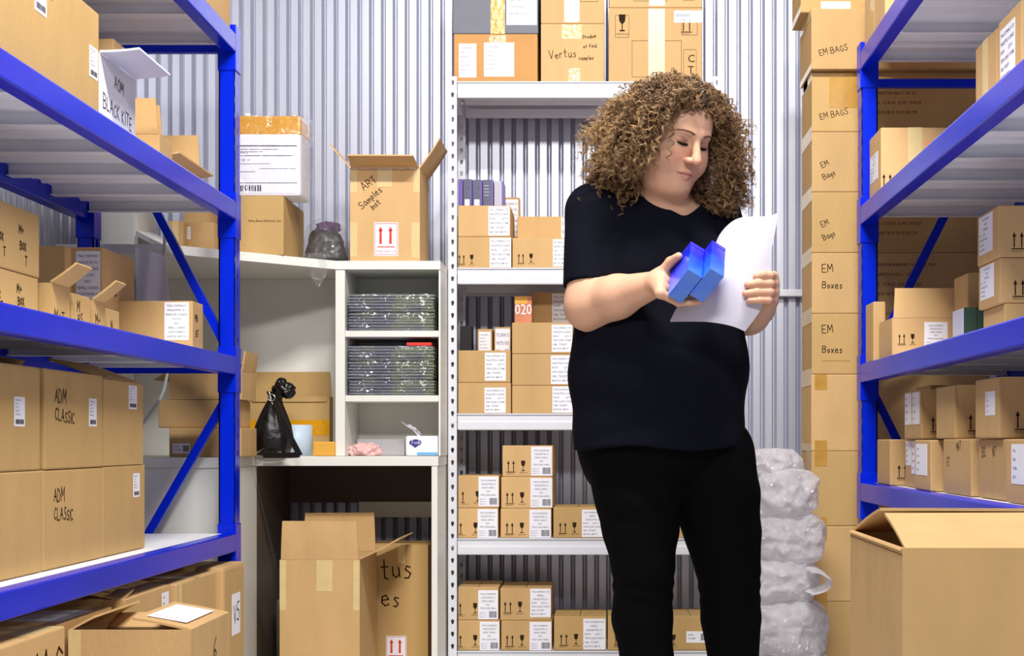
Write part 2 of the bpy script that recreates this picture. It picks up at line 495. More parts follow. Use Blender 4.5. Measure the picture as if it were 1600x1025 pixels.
LINES_A = ['TNG COMPANY LTD', 'MAGICPTEL N CARDS', 'ROW         QTY 4', 'ITEM CODE: TC7088', 'GBL: TICKET', 'BATCH: 88/19']
LINES_B = ['TNG COMPANY', 'MAGICPTEL N', 'DECK, REFILL', 'NO:', 'ITEM CODE, REFILL']
LINES_C = ['TNG COMPANY LTD', 'REFILL', 'MAGICPTEL N', 'ROW      QTY 2', 'ITEM CODE: STARTS', 'GBL: TICKET', 'BATCH: 88/19']
LINES_D = ['TNG COMPANY', 'MAGICPTEL N 1', 'PACK OF 12 DECK', 'TC1107', 'NO:', 'REFILL CARDS', 'CUSTOMER N', 'DIGITAL BATCH']

def make_label(fn, u0, v0, u1, v1, style, parent, name='label'):
    mb = MB()
    W = u1 - u0; H = v1 - v0
    e = 0.0007
    A = [fn(u0, v0, 0.0001), fn(u1, v0, 0.0001), fn(u1, v1, 0.0001), fn(u0, v1, 0.0001), fn(u0, v0, e), fn(u1, v0, e), fn(u1, v1, e), fn(u0, v1, e)]
    mb.hexa(A, 0)
    e2 = 0.0012
    ink = 'label_ink'
    if style in ('A', 'C', 'D'):
        L = {'A': LINES_A, 'C': LINES_C, 'D': LINES_D}[style]
        n = len(L); st = H / (n + .6)
        for i, t in enumerate(L):
            al = 'c' if style == 'D' or (style == 'C' and i < 3) else 'l'
            uu = (u0 + W / 2) if al == 'c' else u0 + .06 * W
            put_text(mb, fn, uu, v1 - st * (i + 1), st * .62, t, 1, e2, fit=.88 * W, align=al)
    elif style == 'B':
        st = H / 8.2
        for i, t in enumerate(LINES_B):
            put_text(mb, fn, u0 + W / 2, v1 - st * (i + 1.3), st * .62, t, 1, e2, fit=.8 * W, align='c')
        for i in range(3):
            put_text(mb, fn, u0 + .07 * W, v0 + st * (.5 + .65 * i), st * .4, 'BATCH 19', 1, e2, fit=.32 * W)
        barcode(mb, fn, u0 + .55 * W, v0 + .06 * H, u0 + .93 * W, v0 + .28 * H, e2)
    elif style == 'small':
        for i in range(5):
            put_text(mb, fn, u0 + .1 * W, v1 - H * (.14 + .12 * i), H * .075, ['ADM CLASSIC', 'QTY 24', 'NO 1107', 'BATCH 19', 'ITEM CODE'][i], 1, e2, fit=.8 * W)
        barcode(mb, fn, u0 + .12 * W, v0 + .08 * H, u0 + .88 * W, v0 + .24 * H, e2)
    elif style == 'strip':
        for i in range(4):
            put_text(mb, fn, u0 + .12 * W, v1 - H * (.2 + .22 * i), H * .1, ['TNG', 'DECK', 'TC7088', 'QTY 4'][i], 1, e2, fit=.76 * W)
    elif style == 'barcode':
        put_text(mb, fn, u0 + .06 * W, v0 + .62 * H, H * .2, 'REFILL', 1, e2, fit=.4 * W)
        put_text(mb, fn, u0 + .06 * W, v0 + .3 * H, H * .2, 'TC7088', 1, e2, fit=.4 * W)
        barcode(mb, fn, u0 + .6 * W, v0 + .2 * H, u0 + .94 * W, v0 + .8 * H, e2)
    elif style == 'number':
        put_text(mb, fn, u0 + .05 * W, v0 + .5 * H, H * .3, 'S6050450', 1, e2, fit=.88 * W)
        put_text(mb, fn, u0 + .12 * W, v0 + .12 * H, H * .24, '1 2700/110', 1, e2, fit=.8 * W)
    elif style == 'up':
        ink = 'red_ink'
        for k in (.27, .68):
            c = u0 + k * W
            mb.quad(fn(c - .055 * W, v0 + .36 * H, e2), fn(c + .055 * W, v0 + .36 * H, e2), fn(c + .045 * W, v0 + .76 * H, e2), fn(c - .045 * W, v0 + .76 * H, e2), 1)
            mb.add([fn(c - .1 * W, v0 + .74 * H, e2), fn(c + .1 * W, v0 + .74 * H, e2), fn(c, v0 + .88 * H, e2)], [(0, 1, 2)], 1)
        mb.quad(fn(u0 + .12 * W, v0 + .255 * H, e2), fn(u0 + .85 * W, v0 + .255 * H, e2), fn(u0 + .85 * W, v0 + .285 * H, e2), fn(u0 + .12 * W, v0 + .285 * H, e2), 1)
        put_text(mb, fn, u0 + W / 2, v0 + .1 * H, .1 * H, 'THIS WAY UP', 1, e2, fit=.84 * W, align='c')
        t = .02 * W
        for (a, b, c_, d_) in ((.03, .03, .97, .045), (.03, .955, .97, .97), (.03, .03, .05, .97), (.95, .03, .97, .97)):
            mb.quad(fn(u0 + a * W, v0 + b * H, e2), fn(u0 + c_ * W, v0 + b * H, e2), fn(u0 + c_ * W, v0 + d_ * H, e2), fn(u0 + a * W, v0 + d_ * H, e2), 1)
    elif style == 'five':
        handwriting(mb, fn, u0 + .2 * W, v0 + .3 * H, .4 * H, 'V5', 0, W * .05, 1, e2)
    elif style == 'faint':
        for i in range(6):
            put_text(mb, fn, u0 + .08 * W, v1 - H * (.15 + .13 * i), H * .06, ['CONSIGNEE', 'SHIP TO', 'WEIGHT', 'PCS 1 OF 1', 'CONTENTS', 'REF NO 1107'][i], 1, e2, fit=.8 * W)
    mats = ['paper', ink]
    if style == 'orange': mats = ['orange_sticker', ink]
    return mb.build(name, mats, parent)

def barcode(mb, fn, u0, v0, u1, v1, e, mi=1):
    rng = random.Random(3)
    u = u0; W = u1 - u0
    while u < u1:
        w = W * rng.choice([.025, .04, .06])
        mb.quad(fn(u, v0, e), fn(min(u + w, u1), v0, e), fn(min(u + w, u1), v1, e), fn(u, v1, e), mi)
        u += w + W * rng.choice([.025, .04])

def tape_part(fn, u0, v0, u1, v1, parent, mat='tape', name='tape', e=0.0008):
    mb = MB()
    n = 5
    A = []
    mb.hexa([fn(u0, v0, 0.0001), fn(u1, v0, 0.0001), fn(u1, v1, 0.0001), fn(u0, v1, 0.0001), fn(u0, v0, e), fn(u1, v0, e), fn(u1, v1, e), fn(u0, v1, e)], 0)
    return mb.build(name, mat, parent)

def carton(label, x0, x1, y0, y1, z0, z1, group=None, det=(), rz=0.0, mat='cardboard', name='carton', cat='box',
           flaps=None, chamfer=0.004, ink='ink', seam=True):
    """a cardboard carton. det: ('lab',face,u0,v0,u1,v1,style) ('marks',face,u,v,h_m) ('wr',face,u,v,h_m,text,rot)
    ('tape',face,u0,v0,u1,v1,mat); u, v are fractions of the face.
    flaps: dict side -> (angle from upright, length); the carton is then hollow and open."""
    w, d, h = x1 - x0, y1 - y0, z1 - z0
    mb = MB()
    if flaps is None:
        mb.box(-w / 2, w / 2, -d / 2, d / 2, 0, h, 0, chamfer)
        if seam:
            f = face_fn('T', w, d, h)
            if w >= d: mb.quad(f(0.004, d / 2 - .001, .0003), f(w - .004, d / 2 - .001, .0003), f(w - .004, d / 2 + .001, .0003), f(0.004, d / 2 + .001, .0003), 1)
            else: mb.quad(f(w / 2 - .001, .004, .0003), f(w / 2 + .001, .004, .0003), f(w / 2 + .001, d - .004, .0003), f(w / 2 - .001, d - .004, .0003), 1)
    else:
        t = 0.005
        mb.box(-w / 2, w / 2, -d / 2, -d / 2 + t, 0, h, 0)
        mb.box(-w / 2, w / 2, d / 2 - t, d / 2, 0, h, 0)
        mb.box(-w / 2, -w / 2 + t, -d / 2 + t, d / 2 - t, 0, h, 0)
        mb.box(w / 2 - t, w / 2, -d / 2 + t, d / 2 - t, 0, h, 0)
        mb.box(-w / 2 + t, w / 2 - t, -d / 2 + t, d / 2 - t, 0, t, 0)
    for q in det:
        if q[0] == 'marks':
            fw, fh = face_dims(q[1], w, d, h)
            arrows_and_glass(mb, face_fn(q[1], w, d, h), q[2] * fw, q[3] * fh, q[4], glass=(len(q) < 6 or q[5]), arrows=(q[6] if len(q) > 6 else 2))
        elif q[0] == 'wr':
            fw, fh = face_dims(q[1], w, d, h)
            handwriting(mb, face_fn(q[1], w, d, h), q[2] * fw, q[3] * fh, q[4], q[5], q[6] if len(q) > 6 else 0, q[7] if len(q) > 7 else 0.0035, 1)
        elif q[0] == 'txt':
            fw, fh = face_dims(q[1], w, d, h)
            put_text(mb, face_fn(q[1], w, d, h), q[2] * fw, q[3] * fh, q[4], q[5], 1, .0006)
        elif q[0] == 'frame':
            fw, fh = face_dims(q[1], w, d, h); f = face_fn(q[1], w, d, h)
            a, b, c_, d_ = q[2] * fw, q[3] * fh, q[4] * fw, q[5] * fh; k = .0012
            for (p0, p1, p2, p3) in ((a, b, c_, b + k), (a, d_ - k, c_, d_), (a, b, a + k, d_), (c_ - k, b, c_, d_)):
                mb.quad(f(p0, p1, .0006), f(p2, p1, .0006), f(p2, p3, .0006), f(p0, p3, .0006), 1)
        elif q[0] == 'crease':
            fw, fh = face_dims(q[1], w, d, h); f = face_fn(q[1], w, d, h); k = .0007
            mb.quad(f(q[2] * fw - k, q[3] * fh - k, .0004), f(q[4] * fw + k, q[3] * fh - k, .0004), f(q[4] * fw + k, q[5] * fh + k, .0004), f(q[2] * fw - k, q[5] * fh + k, .0004), 2)
    parts = [q for q in det if q[0] in ('lab', 'tape')]
    cx, cy = (x0 + x1) / 2, (y0 + y1) / 2
    mats = [mat, ink, 'print_brown']
    if not parts and not flaps:
        o = mb.build(name, mats, None, (cx, cy, z0)); o.rotation_euler = (0, 0, rz)
        return tag(o, label, cat, group)
    root = thing(name, (cx, cy, z0), label, cat, group, rz)
    mb.build('box_body', mats, root)
    for q in parts:
        fw, fh = face_dims(q[1], w, d, h); fn = face_fn(q[1], w, d, h)
        if q[0] == 'lab':
            make_label(fn, q[2] * fw, q[3] * fh, q[4] * fw, q[5] * fh, q[6], root)
        else:
            tape_part(fn, q[2] * fw, q[3] * fh, q[4] * fw, q[5] * fh, root, q[6] if len(q) > 6 else 'tape')
    if flaps:
        for side, (ang, ln) in flaps.items():
            a = math.radians(ang); t = 0.005
            if side == 'F': p, q_, o_ = (-w / 2, -d / 2, h), (w / 2, -d / 2, h), Vector((0, -1, 0))
            elif side == 'B': p, q_, o_ = (w / 2, d / 2, h), (-w / 2, d / 2, h), Vector((0, 1, 0))
            elif side == 'R': p, q_, o_ = (w / 2, -d / 2, h), (w / 2, d / 2, h), Vector((1, 0, 0))
            else: p, q_, o_ = (-w / 2, d / 2, h), (-w / 2, -d / 2, h), Vector((-1, 0, 0))
            p = Vector(p); q_ = Vector(q_); al = (q_ - p).normalized()
            p += al * .004; q_ -= al * .004
            dr = o_ * math.sin(a) + Vector((0, 0, 1)) * math.cos(a)
            nn = o_ * math.cos(a) - Vector((0, 0, 1)) * math.sin(a)
            up = Vector((0, 0, .0008))
            fb = MB()
            seg = 4; rng = random.Random(int(ln * 1000) + int(ang))
            A = []
            for i in range(seg + 1):
                k = i / seg
                dd = p + up + dr * ln * k + nn * (.012 * ln * math.sin(k * 2.6) * 2) + al * (.006 * k)
                ee = q_ + up + dr * ln * k * rng.uniform(.99, 1.0) + nn * (.012 * ln * math.sin(k * 2.2) * 2) - al * (.006 * k)
                A.append((dd, ee))
            vs = []; fs = []
            for (dd, ee) in A:
                vs += [dd - nn * t, ee - nn * t, ee, dd]
            for i in range(seg):
                b = i * 4
                for k in range(4):
                    fs.append((b + k, b + (k + 1) % 4, b + 4 + (k + 1) % 4, b + 4 + k))
            fs.append((3, 2, 1, 0)); b = seg * 4; fs.append((b, b + 1, b + 2, b + 3))
            fb.add(vs, fs, 0)
            fb.build('flap', mat, root)
    return root
# ================================================================== the setting
WY = 5.90            # back wall (crests of its ribs)
WXL, WXR = -2.10, 1.66
WTOP = 3.30

def corrugated(name, length, p0, du, dn, mat='galvanised', kind='structure'):
    """ribbed metal sheet: narrow grooves between flat ribs. du runs along the wall, dn points away from the room"""
    per = 0.0475
    mb = MB(); prof = []
    n = int(length / per) + 1
    for i in range(n):
        s = i * per
        # a flat rib, a deep groove, a second slightly recessed rib
        dp = 0.0 if i % 2 == 0 else 0.004
        prof += [(s, dp), (s + .0275, dp), (s + .0360, .028), (s + .0385, .028)]
    prof = [(min(a, length), b) for a, b in prof]
    vs = []; fs = []
    p0 = Vector(p0); du = Vector(du); dn = Vector(dn)
    for a, b in prof:
        q = p0 + du * a + dn * b
        vs.append(q); vs.append(q + Vector((0, 0, WTOP - FLOOR)))
    for i in range(len(prof) - 1):
        fs.append((2 * i, 2 * i + 2, 2 * i + 3, 2 * i + 1))
    mb.add(vs, fs, 0)
    # closed back so that the sheet has thickness
    k = len(prof) - 1
    a = p0 + dn * .03; b = p0 + du * prof[k][0] + dn * .03
    h = Vector((0, 0, WTOP - FLOOR))
    mb.quad(b, a, a + h, b + h, 0)
    return tag(mb.build(name, mat), kind=kind)

corrugated('wall_back', WXR - WXL, (WXL, WY, FLOOR), (1, 0, 0), (0, 1, 0))
corrugated('wall_left', WY - 0.6, (WXL, 0.6, FLOOR), (0, 1, 0), (-1, 0, 0))
corrugated('wall_right', WY - 0.6, (WXR, 0.6, FLOOR), (0, 1, 0), (1, 0, 0))
mb = MB(); mb.box(WXL - .05, WXR + .05, 0.0, WY + .05, FLOOR - .05, FLOOR)
tag(mb.build('floor', 'floor_grey'), kind='structure')
mb = MB(); mb.box(WXL + .002, WXR - .002, WY - .034, WY - .002, az(463, 5.87), az(452, 5.87), 0, .004)
tag(mb.build('trim_1', 'bright_steel'), kind='structure')

# ------------------------------------------------------------------ perforated posts
def keyhole_strip(mb, fn, width, z0, z1, pitch=0.0455, mi=0, r=0.0062):
    """flat strip with a column of real keyhole-shaped holes. fn(u, z) -> point"""
    n = int((z1 - z0) / pitch)
    pitch = (z1 - z0) / n
    for i in range(n):
        a = z0 + i * pitch; c = a + pitch * .56
        hole = []
        for k in range(8):
            th = math.pi * (1.5 + 2 * (k + .5) / 8)
            rx = r; x = rx * math.cos(th); z = r * math.sin(th)
            hole.append((width / 2 + x, c + z))
        # keyhole tail: pull the two lowest points down
        lo = sorted(range(8), key=lambda k: hole[k][1])[:2]
        for k in lo:
            hole[k] = (width / 2 + (hole[k][0] - width / 2) * 1.15, c - r * 2.0)
        outer = []
        b = a + pitch
        for k in range(8):
            th = math.pi * (1.5 + 2 * (k + .5) / 8)
            x, z = math.cos(th), math.sin(th)
            s = 1 / max(abs(x), abs(z))
            outer.append((width / 2 + x * s * width / 2, (a + b) / 2 + z * s * pitch / 2))
        # square up the corners
        vs = [fn(*p) for p in outer] + [fn(*p) for p in hole]
        fs = [(k, (k + 1) % 8, 8 + (k + 1) % 8, 8 + k) for k in range(8)]
        mb.add(vs, fs, mi)
        cor = [(0, a), (width, a), (width, b), (0, b)]
        for (cx, cz) in cor:
            near = sorted(range(8), key=lambda k: (outer[k][0] - cx) ** 2 + (outer[k][1] - cz) ** 2)[:2]
            mb.add([fn(cx, cz), fn(*outer[near[0]]), fn(*outer[near[1]])], [(0, 1, 2)], mi)

def angle_post(name, parent, x, y, sx, sy, z0, z1, wf, ws, mat, t=0.0022, front_holes=True, side_holes=True):
    """slotted L-angle standing at corner (x, y); flanges run sx*wf along x and sy*ws along y"""
    mb = MB()
    for off in (0.0, t):
        f = lambda u, z, off=off: (x + sx * u, y + sy * off, z)
        g = lambda u, z, off=off: (x + sx * off, y + sy * u, z)
        if front_holes: keyhole_strip(mb, f, wf, z0, z1)
        else: mb.quad(f(0, z0), f(wf, z0), f(wf, z1), f(0, z1))
        if side_holes: keyhole_strip(mb, g, ws, z0, z1)
        else: mb.quad(g(0, z0), g(ws, z0), g(ws, z1), g(0, z1))
    # free edges
    mb.quad((x + sx * wf, y, z0), (x + sx * wf, y + sy * t, z0), (x + sx * wf, y + sy * t, z1), (x + sx * wf, y, z1))
    mb.quad((x, y + sy * ws, z0), (x + sx * t, y + sy * ws, z0), (x + sx * t, y + sy * ws, z1), (x, y + sy * ws, z1))
    return mb.build(name, mat, parent)

# ------------------------------------------------------------------ blue long-span racks
def blue_rack(label, side, xf, levels, braces, height, Yn=2.69, Yf=4.72, depth=0.50):
    """side: -1 = rack left of the aisle, +1 = right. xf: aisle face of the posts"""
    root = thing('storage_rack', (xf, (Yn + Yf) / 2, FLOOR), label, 'rack', 'blue racks along the aisle')
    M = Matrix.Translation(-Vector((xf, (Yn + Yf) / 2, FLOOR)))
    def B(mb, name, mat):
        mb.v = [tuple(M @ Vector(p)) for p in mb.v]
        return mb.build(name, mat, root)
    s = side
    pw = 0.052
    for (px, sx) in ((xf, s), (xf + s * depth, -s)):
        for (py, sy) in ((Yf, -1), (Yn, 1)):
            mb = MB()
            # C-shaped post: solid face towards the end, perforated flange on the aisle side
            x1 = px + sx * pw; y1 = py + sy * .06
            t = 0.004
            mb.box(px + sx * t, x1, py, py + sy * t, FLOOR, height)
            mb.box(px + sx * t, x1, y1 - sy * t, y1, FLOOR, height)
            for off in (0, t):
                keyhole_strip(mb, lambda u, z, off=off: (px + sx * off, py + sy * u, z), .06, FLOOR, height, .05, 0, .007)
            mb.box(x1 - sx * t, x1, py, py + sy * .02, FLOOR, height)
            mb.box(x1 - sx * t, x1, y1, y1 - sy * .02, FLOOR, height)
            mb.box(px - sx * .006, x1 + sx * .006, py + sy * -.006, y1 + sy * .006, FLOOR, FLOOR + .006)
            B(mb, 'post', 'blue_steel')
    for z in levels:
        for (bx, sx) in ((xf, s), (xf + s * depth, -s)):
            mb = MB()
            # stepped box beam between posts, outer face flush with the posts
            y0, y1 = Yn + .062, Yf - .062
            mb.box(bx - sx * .003, bx + sx * .038, Yn + .058, Yf - .058, z - .058, z, 0, .004)
            B(mb, 'beam', 'blue_steel')
            for yy, sy in ((Yf, -1), (Yn, 1)):
                mb = MB()
                mb.box(bx - sx * .0035, bx + sx * (pw + .003), yy - sy * .003, yy + sy * .064, z - .115, z + .03, 0, .002)
                B(mb, 'beam_bracket', 'blue_steel')
        # steel deck panels, each with its turned-down lips
        n = 6; y0, y1 = Yn + .066, Yf - .066; L = (y1 - y0) / n
        for i in range(n):
            mb = MB()
            a, b = y0 + i * L + .001, y0 + (i + 1) * L - .001
            xa, xb = xf + s * .0415, xf + s * (depth - .0415)
            mb.box(xa, xb, a, b, z - .004, z - .001)
            for k in range(2):
                yy = a if k == 0 else b
                mb.box(xa, xb, yy, yy + (.003 if k == 0 else -.003), z - .034, z - .004)
                mb.box(xa, xb, yy, yy + (.02 if k == 0 else -.02), z - .036, z - .034)
            for k in range(1, 4):
                yy = a + (b - a) * k / 4
                mb.hexa([(xa, yy - .012, z - .004), (xb, yy - .012, z - .004), (xb, yy + .012, z - .004), (xa, yy + .012, z - .004),
                         (xa, yy - .006, z - .012), (xb, yy - .006, z - .012), (xb, yy + .006, z - .012), (xa, yy + .006, z - .012)])
            B(mb, 'deck_panel', 'deck_white')
    for yy in (Yf - .03, Yn + .03):
        for (za, ua, zb, ub) in braces:
            mb = MB()
            mb.bar((xf + s * ua, yy, za), (xf + s * ub, yy, zb), .004 if False else .026, .022, 0, (0, 1, 0))
            B(mb, 'brace', 'blue_steel')
    return root

RL = blue_rack('blue steel rack with white decks on the left, nearest the white desk', -1, -1.160,
               [2.07, 1.54, 1.05, .49],
               [(2.03, .05, 2.03, .45), (1.93, .47, 1.10, .045), (1.01, .05, 1.01, .45), (.90, .045, .16, .47)], 2.10)
RR = blue_rack('blue steel rack on the right, in front of the tall carton stack', 1, .822,
               [2.015, 1.525, 1.025, .65],
               [(1.92, .05, 1.92, .45), (1.90, .47, 1.05, .045), (.93, .045, .08, .47)], 2.045)

# ------------------------------------------------------------------ white slotted-angle shelving
S = thing('shelving_unit', (ax(906, 5.48), 5.66, FLOOR), 'white slotted-angle steel shelving with five shelves of small cartons against the wall', 'shelves')
SO = Vector((ax(906, 5.48), 5.66, FLOOR))
def SB(mb, name, mat):
    mb.v = [tuple(Vector(p) - SO) for p in mb.v]
    return mb.build(name, mat, S)
SX0, SX1, SYF, SYB = -.571, .447, 5.48, 5.835
STOP = 2.14
for (x, sx) in ((SX0, 1), (SX1, -1)):
    for (y, sy) in ((SYF, 1), (SYB, -1)):
        p = angle_post('post', None, x, y, sx, sy, FLOOR, STOP, .032, .036, 'bright_steel')
        p.parent = S; p.location = -SO
SHELF_Z = [2.122, 1.428, .885, .42, 0.0]
for z in SHELF_Z:
    for yy, sy in ((SYF + .0026, 1), (SYB - .0026, -1)):
        mb = MB()
        x0, x1 = SX0 + .0335, SX1 - .0335
        mb.box(x0, x1, yy + sy * .006, yy + sy * .010, z - .028, z)         # upper recessed web
        mb.box(x0, x1, yy + sy * .0, yy + sy * .012, z - .005, z, 0, .001)
        mb.box(x0, x1, yy, yy + sy * .026, z - .062, z - .028, 0, .005)   # heavy lower flange
        SB(mb, 'beam', 'bright_steel')
    mb = MB()
    mb.box(SX0 + .034, SX1 - .034, SYF + .030, SYB - .030, z - .014, z - .001)
    mb.box(SX0 + .034, SX1 - .034, SYF + .0128, SYF + .030, z - .004, z - .001)
    mb.box(SX0 + .034, SX1 - .034, SYB - .030, SYB - .0128, z - .004, z - .001)
    for k in range(1, 4):
        yy = SYF + (SYB - SYF) * k / 4
        mb.box(SX0 + .04, SX1 - .04, yy - .012, yy + .012, z - .026, z - .014)
    SB(mb, 'shelf', 'deck_white')
    for (x, sx) in ((SX0 + .0028, 1), (SX1 - .0028, -1)):
        mb = MB(); mb.box(x, x + sx * .022, SYF + .04, SYB - .04, z - .058, z - .022, 0, .002)
        SB(mb, 'side_tie', 'bright_steel')

# ------------------------------------------------------------------ corner desk with its hutch
DZ = .728
DK = thing('corner_desk', (-1.1, 5.5, FLOOR), 'white corner desk in the back left corner beside the white shelving', 'desk')
DO = Vector((-1.1, 5.5, FLOOR))
def DB(mb, name, mat):
    mb.v = [tuple(Vector(p) - DO) for p in mb.v]
    return mb.build(name, mat, DK)
DXR = -.577
DYF, DYB = 5.20, 5.84
AXL, AXR, AYF = -1.80, -1.222, 4.78
mb = MB()
mb.box(AXR - .05, DXR, DYF, DYB, DZ - .034, DZ, 0, .002)
DB(mb, 'desk_top', 'desk_white')
mb = MB(); mb.box(AXL, AXR - .0005, AYF, DYB, DZ - .034, DZ + .0002, 0, .002)
DB(mb, 'side_top', 'desk_white')
mb = MB(); mb.box(ax(674, DYF), DXR - .003, DYF + .003, DYF + .06, FLOOR, DZ - .0345, 0, .002)
mb.box(DXR - .021, DXR - .003, DYF + .06, DYB - .02, FLOOR, DZ - .0345)
DB(mb, 'leg_panel', 'desk_white')
mb = MB(); mb.box(AXL + .01, AXR - .006, AYF + .008, AYF + .026, FLOOR, DZ - .0345, 0, .002)
DB(mb, 'end_panel', 'desk_white')
mb = MB(); mb.box(AXR - .024, AXR - .003, AYF + .0265, DYF + .03, FLOOR, DZ - .0345, 0, .002)
DB(mb, 'side_panel', 'desk_white')
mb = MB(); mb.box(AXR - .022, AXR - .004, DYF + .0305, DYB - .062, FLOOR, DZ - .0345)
DB(mb, 'inner_shade_panel', 'panel_shaded')  # rear run of the white side panel, coloured dark for the shade there
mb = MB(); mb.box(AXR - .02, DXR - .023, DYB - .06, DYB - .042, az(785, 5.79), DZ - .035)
DB(mb, 'modesty_panel', 'panel_shaded')
mb = MB(); mb.box(-.95, DXR - .023, DYB - .085, DYB - .0605, az(808, 5.76), az(784, 5.76))
DB(mb, 'rear_rail', 'desk_white')

HU = thing('desk_hutch', (-1.0, 5.6, DZ), 'white open hutch of cubbies and a corner shelf standing on the desk', 'shelf unit')
HO = Vector((-1.0, 5.6, DZ))
def HB(mb, name, mat='desk_white'):
    mb.v = [tuple(Vector(p) - HO) for p in mb.v]
    return mb.build(name, mat, HU)
HYF, HYB = 5.25, 5.56
TXL, TXR = ax(524, HYF), -.5745
zT = 1.424
Z2, Z3 = 1.176, .945
mb = MB(); mb.box(TXL, TXL + .034, HYF, HYB, DZ + .0008, zT - .0305, 0, .002); HB(mb, 'upright')
mb = MB(); mb.box(TXR - .007, TXR, HYF + .001, HYB, DZ + .0008, zT - .0305, 0, .002); HB(mb, 'upright')
for z in (Z2, Z3):
    mb = MB(); mb.box(TXL + .0345, TXR - .0075, HYF + .004, HYB - .011, z - .022, z, 0, .0015); HB(mb, 'shelf')
mb = MB(); mb.box(TXL + .0345, TXR - .0075, HYB - .010, HYB, DZ + .001, zT - .0305); HB(mb, 'back_panel')
mb = MB()
# top: runs over the tower, then swings forward along a diagonal into the corner
P = [(TXR, HYF - .004), (TXR, HYB + .02), (AXL + .02, HYB + .02), (AXL + .02, 4.80), (-1.425, 4.80), (TXL + .005, HYF - .004)]
vs = [(x, y, zT - .030) for x, y in P] + [(x, y, zT) for x, y in P]
n = len(P)
mb.add(vs, [tuple(range(n)), tuple(reversed(range(n, 2 * n)))] + [(i, i + n, (i + 1) % n + n, (i + 1) % n) for i in range(n)])
HB(mb, 'top_shelf')
mb = MB(); mb.box(AXL + .04, TXL - .001, HYB + .0, HYB + .016, DZ + .001, zT - .0305); HB(mb, 'back_panel')
mb = MB(); mb.box(AXL + .022, AXL + .038, 5.02, HYB + .016, DZ + .001, zT - .0305); HB(mb, 'side_panel')

# white wall board and a small shelf in the left corner, seen between the left rack's decks
mb = MB(); mb.box(ax(134, 5.8), ax(212, 5.8), 5.78, 5.80, FLOOR + .0, 1.95, 0, .002)
tag(mb.build('wall_board', 'desk_white'), 'tall white board standing against the wall in the far left corner', 'board')
ws = thing('wall_shelf', (-1.62, 5.12, 1.60), 'short sloping white shelf seen under the left rack deck, above the grey cloth', 'shelf')
mb = MB()
o = Vector((-1.62, 5.12, 1.60))
a = at(212, 360, 5.02); b = at(258, 384, 4.84)
dn = Vector((0, .20, .02))
mb.hexa([a - o - Vector((0, 0, .018)), b - o - Vector((0, 0, .018)), b - o + dn - Vector((0, 0, .018)), a - o + dn - Vector((0, 0, .018)), a - o, b - o, b - o + dn, a - o + dn])
mb.build('shelf_board', 'desk_white', ws)
mb = MB(); mb.box(ax(208, 5.05) - o.x, ax(214, 5.05) - o.x, -.06, .15, zT + .001 - o.z, .35, 0, .001)
mb.build('upright', 'desk_white', ws)
cl = MB(); rows = []
for i in range(12):
    r = []
    for k in range(14):
        u = k / 13; v = i / 11
        p = at(214 + 46 * u - 3 * (1 - v), 385 + 90 * v + 14 * u * (1 - v), 4.772 - .01 * u + .012 * math.sin(u * 9 + v * 2))
        r.append(p - o)
    rows.append(r)
cl.grid(rows)
cl.grid([[p + Vector((0, .004, 0)) for p in r][::-1] for r in rows])
tag(cl.build('dust_cloth', 'paper', None, o), 'pale cloth hanging in folds behind the left rack below the small sloping shelf', 'cloth')
cb = MB()
cb.tube([at(259, 345, 4.80), at(257, 380, 4.79), at(256, 410, 4.79), at(260, 440, 4.79), at(262, 480, 4.79), at(264, 540, 4.80), at(262, 580, 4.80), at(256, 610, 4.80), at(246, 632, 4.80), at(232, 650, 4.80), at(222, 664, 4.80), at(215, 700, 4.80), at(214, 712, 4.80)], .0055, 8)
tag(cb.build('power_cable', 'cable_grey'), 'pale grey cable hanging down behind the left rack onto the desk', 'cable')
# ================================================================== the goods
GW = 'cartons on the white shelving'
def row(label, pxa, pxb, ytop, zb, Y, d, det, **k):
    """carton whose camera-facing face spans pxa..pxb at depth Y and stands at height zb"""
    s = FPX / Y
    k.setdefault('group', GW)
    zt = HC + (VPY - ytop) / s
    return carton(label, (pxa - VPX) / s, (pxb - VPX) / s, Y, Y + d, zb + .0003, zt, det=det, **k)

YF = 5.50
M_ = lambda u, v, h, g=True, a=2: ('marks', 'F', u, v, h, g, a)
LB = lambda u0, v0, u1, v1, st: ('lab', 'F', u0, v0, u1, v1, st)
cp = 'cardboard_pale'
# --- second shelf
row('bottom carton at the left post, second shelf of the white shelving, under another carton', 715.5, 799, 370, 1.428, YF, .26, [M_(.03, .1, .038), LB(.595, .03, .995, .97, 'A')], mat=cp)
row('upper carton at the left post on the second shelf, carrying the row of violet boxes', 715.5, 797.5, 321, az(370, YF) + .0003, YF, .26, [LB(.58, .03, .985, .97, 'A')], mat=cp)
row('front carton right of the left pair on the second white shelf, touching the dark sleeve', 800.5, 886, 371.5, 1.428, YF, .15, [M_(.12, .14, .038), LB(.74, .05, .99, .95, 'A')], mat=cp)
row('low carton set back behind the front one on the second white shelf', 808, 893, 338, 1.4285, YF + .165, .14, [M_(.14, .40, .034), LB(.81, .05, .99, .98, 'A')], mat=cp)
row('narrow upright carton with a big label behind the violet boxes', 787, 812, 308, 1.428, YF + .264, .05, [('lab', 'F', .02, .5, .90, .97, 'A')], mat='cardboard')
bz = az(321, YF) + .0004
